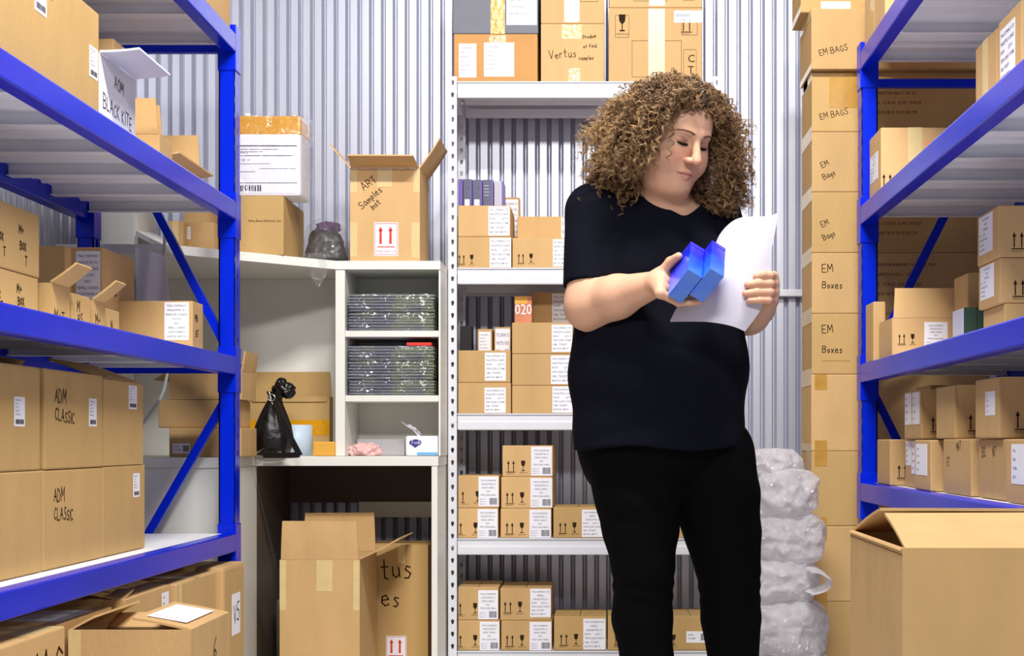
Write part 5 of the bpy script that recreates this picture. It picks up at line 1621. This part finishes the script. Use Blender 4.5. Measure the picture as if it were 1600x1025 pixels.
# --- head
head = [
    hel((0, -.018, .040), (.077, .096, .086), .02), hel((0, .028, -.034), (.067, .060, .092), .03),
    hel((0, .050, .035), (.056, .038, .055), .03),                                     # forehead
    hel((.040, .045, -.042), (.036, .040, .042), .025), hel((-.040, .045, -.042), (.036, .040, .042), .025),   # full cheeks
    hel((0, .064, -.102), (.029, .024, .022), .022), hel((0, .033, -.106), (.052, .044, .030), .03),            # chin, soft jaw
    hel((0, .076, -.068), (.028, .016, .020), .018),                                   # mouth mound
    hrc((-.036, .076, .023), (-.010, .086, .021), .009, .010, .014), hrc((.036, .076, .023), (.010, .086, .021), .009, .010, .014),
    # sockets, then lids over the eyes
    hel((.031, .096, .004), (.018, .014, .011), .012, 's'), hel((-.031, .096, .004), (.018, .014, .011), .012, 's'),
    hel((.031, .0725, .0035), (.0165, .0150, .0125), .005), hel((-.031, .0725, .0035), (.0165, .0150, .0125), .005),
    # nose
    hrc((0, .086, .018), (0, .1095, -.026), .0078, .0105, .010), hel((0, .1125, -.035), (.0125, .0135, .0115), .006),
    hel((.0135, .1005, -.0385), (.0085, .0110, .0080), .005), hel((-.0135, .1005, -.0385), (.0085, .0110, .0080), .005),
    hel((.0070, .1075, -.0470), (.0038, .0050, .0035), .003, 's'), hel((-.0070, .1075, -.0470), (.0038, .0050, .0035), .003, 's'),
    # lips
    hrc((-.024, .0825, -.0695), (-.004, .0935, -.0662), .0026, .0042, .006), hrc((.024, .0825, -.0695), (.004, .0935, -.0662), .0026, .0042, .006),
    hrc((-.020, .0835, -.0735), (0, .0925, -.0762), .0030, .0056, .007), hrc((.020, .0835, -.0735), (0, .0925, -.0762), .0030, .0056, .007),
    hrc((-.0265, .0865, -.0725), (0, .0995, -.0708), .0014, .0018, .003, 's'), hrc((.0265, .0865, -.0725), (0, .0995, -.0708), .0014, .0018, .003, 's'),
    hrc((0, .103, -.054), (0, .101, -.060), .0018, .002, .005, 's'),
    # lid crease and lash seam
    hrc((.018, .0895, .0090), (.044, .0815, .0075), .0013, .0013, .003, 's'), hrc((-.018, .0895, .0090), (-.044, .0815, .0075), .0013, .0013, .003, 's'),
    hrc((.019, .0885, -.0052), (.044, .0805, -.0045), .0016, .0016, .003, 's'), hrc((-.019, .0885, -.0052), (-.044, .0805, -.0045), .0016, .0016, .003, 's'),
    hel((.078, -.012, -.004), (.010, .018, .030), .008), hel((-.078, -.012, -.004), (.010, .018, .030), .008),   # ears
]
body += head

vs, qd = surface(body, (-.14, 3.18, .70), (.48, 3.86, 1.68), .0036)
vs = project(body, vs, 2, .003)
# finer skin over the face and the hands
def refine(vs, qd, sel):
    bm = bmesh.new()
    bv = [bm.verts.new(p) for p in vs]
    for q in qd:
        try: bm.faces.new([bv[i] for i in q])
        except ValueError: pass
    bm.verts.index_update()
    ed = [e for e in bm.edges if sel[e.verts[0].index] and sel[e.verts[1].index]]
    bmesh.ops.subdivide_edges(bm, edges=ed, cuts=1, use_grid_fill=True)
    bm.verts.index_update()
    v2 = np.array([v.co[:] for v in bm.verts]); f2 = [[v.index for v in f.verts] for f in bm.faces]
    bm.free()
    return v2, f2
hl = (vs - HO_) @ HR.T
sel = (hl[:, 1] > .02) & (np.abs(hl[:, 0]) < .075) & (hl[:, 2] > -.13) & (hl[:, 2] < .11)
for cpt, R in ((BX(.5, .3, .9), .085), (A3(1190, 452, 3.33), .07)):
    sel |= ((vs - cpt) ** 2).sum(1) < R * R
vs, fc = refine(vs, qd, sel)
vs = project(body, vs, 3, .003)
hl = (vs - HO_) @ HR.T
base = V(srgb(218, 170, 138)[:3])
tint = np.tile(base, (len(vs), 1))
def blend(mask, col, am):
    global tint
    m = (np.clip(mask, 0, 1) * am)[:, None]
    tint = tint * (1 - m) + V(srgb(*col)[:3]) * m
x, y, z = hl.T
front = (y > .06).astype(float)
blend(front * np.exp(-(((np.abs(x) - .040) / .02) ** 2 + ((z + .035) / .02) ** 2)), (210, 138, 114), .5)     # rosy cheeks
blend(front * np.exp(-np.maximum((x / .0235) ** 2 + ((z + .0715) / .0085) ** 2 - .6, 0) * 3), (196, 120, 108), .55)   # lips
blend(front * np.exp(-(((np.abs(x) - .031) / .014) ** 2 + ((z - .003) / .0075) ** 2)), (122, 80, 72), .75)      # eye make-up
blend(np.exp(-((x / .013) ** 2 + ((z + .03) / .012) ** 2)) * (y > .095), (216, 146, 126), .5)
blend((y > .07) * np.exp(-(x / .024) ** 8 - ((z + .0716 + 4 * x * x) / .0016) ** 2), (120, 62, 56), .8)      # the line between the lips
# knuckles and fingertips slightly pinker
for i in range(4):
    for q in (A3(tipx[i] + 3, ylev[i] + 1, 3.312), A3(1203, ylev[i], 3.32)):
        blend(np.exp(-((vs - q) ** 2).sum(1) / .010 ** 2), (216, 146, 124), .5)
nailc = t3 + tn * .0
mesh_np('body', vs, fc, 'skin', woman, WB, tint)

# --- brows, lashes
def on_face(x, z, lift=0.0):
    ys = np.linspace(.14, .03, 240)
    P = HO_ + np.stack([np.full(240, x), ys, np.full(240, z)], 1) @ HR
    d = field(body, P)
    i = int(np.argmax(d < 0))
    return HO_ + HR.T @ V([x, ys[i] + lift, z])
rng = random.Random(2)
for sg in (1, -1):
    mb = MB()
    for k in range(120):
        t = rng.random(); x0 = sg * (.012 + .036 * t); z0 = .0215 + .007 * math.sin(t * 2.3) - .004 * t + rng.uniform(-.0028, .0028) * (1 - .6 * t)
        a = on_face(x0, z0, .0004); b = on_face(x0 + sg * .0065, z0 + .0012 * (1 - 2 * t), .0008)
        mb.tube([a, (a + b) / 2 + V([0, -.0004, 0]), b], [.0006, .0005, .0003], 3, cap=False)
    mb.v = [tuple(V(p) - WB) for p in mb.v]
    mb.build('eyebrow', 'brow_brown', woman)
for sg in (1, -1):
    mb = MB()
    pts = []
    for k in range(13):
        t = k / 12; xx = sg * (.0175 + .0275 * t); z0 = -.0040 - .0030 * math.sin(math.pi * t) + .0012 * t
        pts.append(on_face(xx, z0, .0010))
    mb.tube(pts, [.0008 + .0024 * math.sin(math.pi * min(1, .15 + k / 13)) for k in range(13)], 6)
    for k in range(26):
        t = (k + .5) / 26; xx = sg * (.0175 + .0275 * t); z0 = -.0040 - .0030 * math.sin(math.pi * t) + .0012 * t
        a = on_face(xx, z0, .0008); dr = HR.T @ V([sg * (t - .35) * .5, 1.0, -.75]); dr /= np.linalg.norm(dr)
        mb.tube([a, a + dr * .004, a + dr * .007 + (HR.T @ V([0, 0, .0012]))], [.0004, .0003, .00012], 3, cap=False)
    mb.v = [tuple(V(p) - WB) for p in mb.v]
    mb.build('eyelashes', 'lash_dark', woman)

# --- black top
def ecap(z0, z1, r0, r1, c=(0, 0), sy=1.3, k=.03, **kw):
    A = np.diag([1, sy, 1]) @ RB
    return Prim('rc', (V([c[0], c[1] * sy, z0]), V([c[0], c[1] * sy, z1]), r0, r1), k, A=A, t=TB, sc=1 / sy ** .5, **kw)
def sleeve(a, b, r0, r1, fr, k=.03):
    n = (b - a) / np.linalg.norm(b - a)
    return Prim('rc', (a, b, r0, r1), k, cut=(n, a + (b - a) * fr))
def wrinkle(P):
    q = (P - TB) @ RB.T
    l, f, z = q.T
    w = .0030 * np.sin(38 * z + 14 * l + 3 * np.sin(9 * l)) * np.exp(-((z - .93) / .13) ** 2)
    w += .0035 * np.sin(30 * (l * .8 + z) + 4 * f) * np.exp(-((l + .14) / .07) ** 2 - ((z - 1.26) / .09) ** 2)
    w += .0018 * np.sin(52 * z - 30 * l) * np.exp(-((z - .8) / .06) ** 2)
    return w
def neck_cut(P):
    q = (P - TB) @ RB.T
    l, f, z = q.T
    zf = 1.308 + .74 * np.sqrt((l - .02) ** 2 + .00035)
    zb = 1.405 + .10 * np.abs(l)
    w = np.clip((f + .06) / .09, 0, 1); w = w * w * (3 - 2 * w)
    return (z - (zf * w + zb * (1 - w))) * .75
shirt = [
    ecap(.66, .98, .2165, .213, (0, .0), 1.32, .05), ecap(.95, 1.22, .205, .170, (0, .0), 1.36, .06),
    elb((0, .045, .99), (.185, .150, .19), .05),
    elb((-.082, .075, 1.185), (.090, .083, .090), .05), elb((.082, .075, 1.185), (.090, .083, .090), .05),
    elb((0, .0, 1.32), (.158, .097, .080), .05),
    rc(BF(-.03, -.025, 1.395), shR + V([.01, 0, .0]), .060, .060, .05), rc(BF(.03, -.025, 1.395), shL, .060, .060, .05),
    sleeve(shR, elR, .0680, .0640, .80), sleeve(shL, elL, .0680, .0610, .80),
    Prim('fn', wrinkle, .01, 'add'),
    Prim('fn', neck_cut, .004, 'i'),
    Prim('fn', lambda P: (.764 + .006 * np.sin(P[:, 0] * 22) - P[:, 2]), .005, 'i'),
]
vs, qd = surface(shirt, (-.15, 3.32, .74), (.46, 3.86, 1.48), .0052)
vs = project(shirt, vs, 2, .003)
mesh_np('shirt', vs, qd, 'shirt_black', woman, WB)

# --- trousers
def chain(pts, k=.03):
    return [rc(pts[i][0], pts[i + 1][0], pts[i][1], pts[i + 1][1], k) for i in range(len(pts) - 1)]
YR, YL = 3.60, 3.665
def legpt(px, py, Y, r): return (A3(px, py, Y), r)
legR = [legpt(986, 712, YR, .112), legpt(996, 770, YR, .106), legpt(1001, 825, YR, .092), legpt(1005, 885, YR - .01, .0755), legpt(1005, 918, YR, .0715), legpt(1003.5, 965, YR + .01, .0735), legpt(1011, 1030, YR + .015, .064), legpt(1015, 1175, YR + .01, .052)]
legL = [legpt(1108, 712, YL, .114), legpt(1118, 770, YL, .110), legpt(1129, 830, YL, .096), legpt(1138, 890, YL - .01, .080), legpt(1140, 922, YL, .0755), legpt(1142, 965, YL + .01, .0755), legpt(1146, 1030, YL + .015, .063), legpt(1148, 1175, YL + .01, .052)]
def crease(P):
    z = P[:, 2]; x_ = P[:, 0]; y_ = P[:, 1]
    w = np.zeros(len(P))
    for leg in (legR, legL):
        kx, ky, kz = leg[4][0]
        g = np.exp(-((x_ - kx) / .11) ** 2 - ((z - kz) / .035) ** 2)
        w += .0030 * np.sin(170 * (z - kz) + 30 * (x_ - kx)) * g
        g2 = np.exp(-((x_ - kx) / .12) ** 2 - ((z - kz - .22) / .10) ** 2)
        w += .0022 * np.sin(60 * (z - kz) + 38 * (x_ - kx)) * g2
    return w
tro = [elb((0, -.01, .79), (.205, .150, .13), .05), elb((-.07, -.07, .74), (.10, .09, .11), .05), elb((.07, -.07, .74), (.10, .09, .11), .05)]
def fold(A_, B_):
    return A_
class LegSet:
    pass
tro += chain(legR, .012) + chain(legL, .004)
tro += [Prim('fn', crease, .01, 'add'), Prim('fn', lambda P: P[:, 2] - .84, .005, 'i'), Prim('fn', lambda P: (FLOOR + .045) - P[:, 2], .004, 'i')]
vs, qd = surface(tro, (-.14, 3.42, -.03), (.46, 3.86, .86), .0062)
vs = project(tro, vs, 2, .003)
mesh_np('trousers', vs, qd, 'trouser_black', woman, WB)
for leg in (legR, legL):
    a = leg[-1][0]
    sh = [rc((a[0], a[1] + .02, FLOOR + .05), (a[0] + .04, a[1] - .15, FLOOR + .036), .042, .032, .02), rc((a[0], a[1] + .02, FLOOR + .05), (a[0], a[1] + .015, FLOOR + .10), .042, .042, .02),
          Prim('fn', lambda P: (FLOOR + .001) - P[:, 2], .004, 'i'), Prim('fn', lambda P: P[:, 2] - (FLOOR + .09), .004, 'i')]
    vs, qd = surface(sh, (a[0] - .09, a[1] - .24, FLOOR - .01), (a[0] + .13, a[1] + .10, FLOOR + .12), .007)
    mesh_np('shoe', vs, qd, 'dark_sole', woman, WB)

# --- curly hair
hr = random.Random(11); nr = np.random.RandomState(11)
hv, hf, ht = [], [], []
def strand(path, rad, col0, col1, ns=3):
    n = len(path)
    T = np.gradient(path, axis=0); T /= np.linalg.norm(T, axis=1)[:, None] + 1e-9
    ref = V([.3, .2, .93])
    a = np.cross(T, ref); a /= np.linalg.norm(a, axis=1)[:, None] + 1e-9
    b = np.cross(T, a)
    base_i = len(hv) and sum(len(q) for q in hv) if False else strand.n
    rr = rad * np.clip(np.minimum(np.linspace(.7, 1.0, n) , np.linspace(3.0, .25, n)), .2, 1)
    ring = [path + (a * math.cos(2 * math.pi * k / ns) + b * math.sin(2 * math.pi * k / ns)) * rr[:, None] for k in range(ns)]
    P = np.stack(ring, 1).reshape(-1, 3)
    hv.append(P)
    t = np.linspace(0, 1, n)[:, None]
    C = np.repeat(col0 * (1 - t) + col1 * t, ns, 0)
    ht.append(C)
    i = np.arange(n - 1)[:, None] * ns + base_i
    for k in range(ns):
        k2 = (k + 1) % ns
        hf.append(np.concatenate([i + k, i + k2, i + ns + k2, i + ns + k], 1))
    strand.n += n * ns
strand.n = 0
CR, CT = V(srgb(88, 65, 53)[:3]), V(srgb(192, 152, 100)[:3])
def ringlet(root, nrm, az_dir, out, drop, L, ampl, seed, n=46, sub=4, guard=True, ex=(1.12, .98)):
    rg = np.random.RandomState(seed)
    t = np.linspace(0, 1, n)
    h = az_dir
    P = root[None, :] + nrm[None, :] * (.009 * np.minimum(1, t * 5))[:, None] + h[None, :] * (out * t ** ex[0])[:, None]
    P[:, 2] += .006 * np.sin(np.minimum(t * 3, 1) * math.pi) - drop * t ** ex[1]
    lp = (P - HO_) @ HR.T
    if guard and ((lp[:, 1] > .022) & (np.abs(lp[:, 0]) < .086) & (lp[:, 2] < .045)).any(): return False
    # wander
    P += np.cumsum(rg.normal(0, .0016, (n, 3)), 0)
    seglen = np.linalg.norm(np.diff(P, axis=0), axis=1).sum()
    turns = seglen / rg.uniform(.020, .030)
    T = np.gradient(P, axis=0); T /= np.linalg.norm(T, axis=1)[:, None]
    a = np.cross(T, V([.1, .3, 1.0])); a /= np.linalg.norm(a, axis=1)[:, None] + 1e-9
    b = np.cross(T, a)
    ph0 = rg.uniform(0, 6.28); hand_ = rg.choice([-1, 1])
    for s_ in range(sub):
        ph = ph0 + hand_ * t * turns * 2 * math.pi + rg.normal(0, .35)
        R = ampl * (.25 + .75 * np.minimum(1, t * 2.2)) * rg.uniform(.75, 1.2)
        off = rg.normal(0, .0016, 3)
        path = P + (a * np.cos(ph)[:, None] + b * np.sin(ph)[:, None]) * R[:, None] + off[None, :] * t[:, None]
        m = rg.uniform(.72, 1.28)
        g = rg.uniform(0, 1)
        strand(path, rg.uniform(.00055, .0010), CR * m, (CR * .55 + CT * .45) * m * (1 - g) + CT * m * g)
sid = 100
cnt = 0
tries = 0
while cnt < 1400 and tries < 30000:
    tries += 1
    d = nr.normal(0, 1, 3); d /= np.linalg.norm(d)
    # scalp area: above a hairline that dips behind the ears
    x_, y_, z_ = d
    if z_ < -.45: continue
    if y_ > .12 and z_ < .40 * (1 - .9 * x_ * x_): continue
    lc = V([d[0] * .079, -.018 + d[1] * .098, .040 + d[2] * .088])
    root = HO_ + HR.T @ lc
    nrm = HR.T @ d
    az = nrm.copy(); az[2] = 0
    # turn the crown hair to the sides, away from the face
    side = HR.T @ V([1 if d[0] > -.08 + nr.normal(0, .12) else -1, -.35 + nr.normal(0, .45), 0]); side[2] = 0
    wcr = max(0, min(1, (d[2] - .1) / .6)) * .8 + (.8 if d[1] > .15 else 0)
    az = az / (np.linalg.norm(az) + 1e-6) * (1 - min(wcr, 1)) + side * (.2 + wcr)
    az /= np.linalg.norm(az) + 1e-9
    left = az @ V([1, 0, 0]) < 0
    lowness = 1 - (d[2] + .45) / 1.45
    out = (nr.uniform(.02, .155) * 1.05 if left else nr.uniform(.02, .115)) * (1.0 - .15 * lowness)
    zend = 1.375 + .185 * nr.uniform() ** 1.5 if left else 1.335 + .20 * nr.uniform() ** 1.5
    drop = max(.03, root[2] - zend) * (.72 + .28 * nr.uniform())
    sid += 1
    tip = root + az * out; 
    loc = HR @ (tip - HO_)
    if loc[1] > .055 and abs(loc[0]) < .095: continue        # never across the face
    if loc[1] > .035 and abs(loc[0]) < .075: continue
    if ringlet(root, nrm, az, out, drop, 0, nr.uniform(.0045, .0080), sid, ex=(.62, 1.7) if d[1] > .15 else (1.12, .98)) is not False: cnt += 1
# short wisps along the forehead
for k in range(150):
    xx = nr.uniform(-.05, .05)
    root = HO_ + HR.T @ V([xx, .064 - 5 * xx * xx - nr.uniform(0, .035), .088 + nr.uniform(-.006, .02)])
    nrm = HR.T @ V([0, .9, .4])
    az = HR.T @ V([math.copysign(1, xx + nr.normal(0, .02)), nr.uniform(-.2, .5), 0])
    ringlet(root, nrm * .35, az, nr.uniform(.01, .05), nr.uniform(.004, .026), 0, .0050, 9000 + k, n=30, sub=2, guard=False)
# dense inner mass so that the curls never show the scalp
mass = [hel((0, -.030, .044), (.083, .098, .087), .02), hel((0, -.045, -.02), (.088, .070, .10), .03), hel((0, .040, .092), (.056, .038, .020), .015), hel((0, .012, .104), (.060, .060, .032), .02),
        Prim('el', (A3(992, 238, 3.565), V([.050, .060, .076])), .05), Prim('el', (A3(958, 262, 3.57), V([.045, .05, .045])), .05),
        Prim('el', (A3(1122, 236, 3.60), V([.050, .055, .092])), .05), Prim('el', (A3(1116, 285, 3.585), V([.038, .040, .050])), .04),
        hel((0, .085, -.040), (.070, .075, .108), .02, 's')]
ms, mq = surface(mass, (-.06, 3.36, 1.30), (.36, 3.74, 1.68), .0065)
ms = ms + .0035 * np.sin(ms[:, [1, 2, 0]] * 160) + .003 * np.sin(ms[:, [2, 0, 1]] * 260)
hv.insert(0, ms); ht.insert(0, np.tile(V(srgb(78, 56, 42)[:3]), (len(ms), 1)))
off = len(ms)
# curls growing over the crown and along the hairline
k = 0
top_i = np.where((ms[:, 2] > 1.555))[0]
for _ in range(6000):
    if k > 380: break
    p = ms[top_i[nr.randint(len(top_i))]]
    lo_ = HR @ (p - HO_)
    if lo_[1] > .092: continue
    nn = HR.T @ V([lo_[0] * 1.2, lo_[1] * .8 - .0, .09]); nn /= np.linalg.norm(nn)
    hz = HR.T @ V([math.copysign(1, lo_[0] + nr.normal(0, .03)), nr.uniform(-.6, .25), 0]); hz[2] = 0; hz /= np.linalg.norm(hz)
    if ringlet(p - nn * .014, nn, hz, nr.uniform(.03, .10), nr.uniform(.02, .09), 0, nr.uniform(.0045, .0075), 40000 + k + _ * 7, n=36, sub=4, ex=(.75, 1.6)) is not False: k += 1
# short curls covering the parting
pl = (ms - HO_) @ HR.T
par_i = np.where((np.abs(pl[:, 0]) < .045) & (pl[:, 1] > -.03) & (pl[:, 1] < .10) & (pl[:, 2] > .085))[0]
for k in range(300):
    p = ms[par_i[nr.randint(len(par_i))]]; lo_ = HR @ (p - HO_)
    nn = HR.T @ V([0, .25, .95])
    hz = HR.T @ V([math.copysign(1, lo_[0] + nr.normal(0, .025)), nr.uniform(-.7, .5), 0])
    ringlet(p - nn * .012, nn, hz, nr.uniform(.012, .05), nr.uniform(.0, .022), 0, nr.uniform(.004, .0065), 70000 + k, n=26, sub=4, guard=False, ex=(.8, 1.6))
# curls over the lower flanks of the mass
cm = ms.mean(0); k = 0
for _ in range(9000):
    if k > 420: break
    p = ms[nr.randint(len(ms))]
    lo_ = HR @ (p - HO_)
    if p[2] > 1.52 or (lo_[1] > .02 and abs(lo_[0]) < .07) or lo_[2] < -.22: continue
    nn = p - V([HO_[0], HO_[1] + .03, p[2] + .02]); nn /= np.linalg.norm(nn)
    if nn[1] > .55: continue
    hz = nn.copy(); hz[2] = 0; hz /= np.linalg.norm(hz) + 1e-9
    tp = p + hz * .05
    l2 = HR @ (tp - HO_)
    if l2[1] > .05 and abs(l2[0]) < .09: continue
    ringlet(p - nn * .012, nn, hz, nr.uniform(.01, .05), nr.uniform(.02, max(.025, min(.12, p[2] - 1.335))), 0, nr.uniform(.005, .0085), 20000 + k, n=36, sub=4)
    k += 1
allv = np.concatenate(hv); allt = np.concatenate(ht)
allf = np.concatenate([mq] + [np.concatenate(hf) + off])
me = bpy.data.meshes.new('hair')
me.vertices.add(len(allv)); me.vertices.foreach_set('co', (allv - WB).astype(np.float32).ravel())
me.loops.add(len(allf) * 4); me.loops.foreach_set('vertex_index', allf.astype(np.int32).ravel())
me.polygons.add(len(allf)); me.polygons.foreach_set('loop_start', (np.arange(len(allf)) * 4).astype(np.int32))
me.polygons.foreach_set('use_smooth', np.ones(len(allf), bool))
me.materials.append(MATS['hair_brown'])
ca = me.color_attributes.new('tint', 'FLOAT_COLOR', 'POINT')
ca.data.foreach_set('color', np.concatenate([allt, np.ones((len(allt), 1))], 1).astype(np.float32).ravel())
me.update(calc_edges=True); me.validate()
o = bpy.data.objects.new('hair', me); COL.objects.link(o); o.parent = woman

# ------------------------------------------------------------------ what she holds
def held_box(label, origin):
    o = bpy.data.objects.new('card_box', None); COL.objects.link(o)
    tag(o, label, 'box', 'blue boxes in the hand')
    m = Matrix(((n2[0], n3[0], n1[0], origin[0]), (n2[1], n3[1], n1[1], origin[1]), (n2[2], n3[2], n1[2], origin[2]), (0, 0, 0, 1)))
    if m.to_3x3().determinant() < 0:
        m = Matrix(((-n2[0], n3[0], n1[0], origin[0] + e2[0]), (-n2[1], n3[1], n1[1], origin[1] + e2[1]), (-n2[2], n3[2], n1[2], origin[2] + e2[2]), (0, 0, 0, 1)))
    o.matrix_world = m
    mb = MB(); mb.box(.0004, .0366, 0, .082, 0, .108, 0, .0012); mb.build('box_tray', 'sky_print', o)
    mb = MB(); mb.box(.0, .037, -.0004, .0824, .1085, .122, 0, .0012); mb.build('lid', 'sky_print', o)
    return o
held_box('blue night-sky printed box held under the thumb, the left one of two', BC)
held_box('blue night-sky printed box held in front, the right one against the white paper', BC + e2 * 1.02 - e3 * .36)

def cr(pts, t):
    n = len(pts) - 1; x = t * n; i = min(int(x), n - 1); f = x - i
    p0, p1, p2, p3 = pts[max(i - 1, 0)], pts[i], pts[i + 1], pts[min(i + 2, n)]
    return .5 * ((2 * p1) + (-p0 + p2) * f + (2 * p0 - 5 * p1 + 4 * p2 - p3) * f * f + (-p0 + 3 * p1 - 3 * p2 + p3) * f ** 3)
top = [A3(1118, 386, 3.395), A3(1125, 369, 3.380), A3(1138, 353, 3.358), A3(1155, 342, 3.346), A3(1178, 339, 3.340), A3(1200, 338.5, 3.338), A3(1216, 334, 3.345)]
bot = [A3(1048, 503, 3.350), A3(1066, 502.5, 3.342), A3(1085, 502.5, 3.338), A3(1105, 503, 3.336), A3(1128, 506, 3.334), A3(1148, 511, 3.334), A3(1164, 518, 3.340)]
lef = [A3(1118, 386, 3.395), A3(1103, 418, 3.392), A3(1080, 452, 3.378), A3(1060, 480, 3.360), A3(1048, 503, 3.350)]
rig = [A3(1216, 334, 3.345), A3(1211, 362, 3.340), A3(1204, 400, 3.334), A3(1203, 430, 3.333), A3(1201, 455, 3.333), A3(1186, 488, 3.336), A3(1164, 518, 3.340)]
NU, NV_ = 40, 48
sheet = []
for i in range(NV_ + 1):
    v = i / NV_; r = []
    for k in range(NU + 1):
        u = k / NU
        p = (1 - v) * cr(top, u) + v * cr(bot, u) + (1 - u) * cr(lef, v) + u * cr(rig, v)
        p -= (1 - u) * (1 - v) * top[0] + u * (1 - v) * top[-1] + (1 - u) * v * bot[0] + u * v * bot[-1]
        p = p + V([0, .003 * math.sin(u * 5 + v * 3) * math.sin(math.pi * v), 0])
        r.append(p)
    sheet.append(r)
pr = thing('paper_sheets', (sheet[NV_ // 2][NU // 2][0], sheet[NV_ // 2][NU // 2][1], sheet[NV_ // 2][NU // 2][2]), 'curled white stapled papers held open in front of the black top', 'paper')
PO = sheet[NV_ // 2][NU // 2]
for j in range(3):
    mb = MB()
    dy = .0012 * j
    f_ = [[p - PO + V([-.0010 * j, dy, .0008 * j]) for p in r] for r in sheet]
    b_ = [[p + V([0, .0005, 0]) for p in r] for r in f_]
    mb.grid(f_); mb.grid([r[::-1] for r in b_])
    for row_f, row_b in ((f_[0], b_[0]), (f_[-1], b_[-1])):
        mb.grid([row_f, row_b], smooth=False)
    mb.grid([[r[0] for r in f_], [r[0] for r in b_]], smooth=False); mb.grid([[r[-1] for r in f_], [r[-1] for r in b_]], smooth=False)
    mb.build('page', 'sheet', pr)
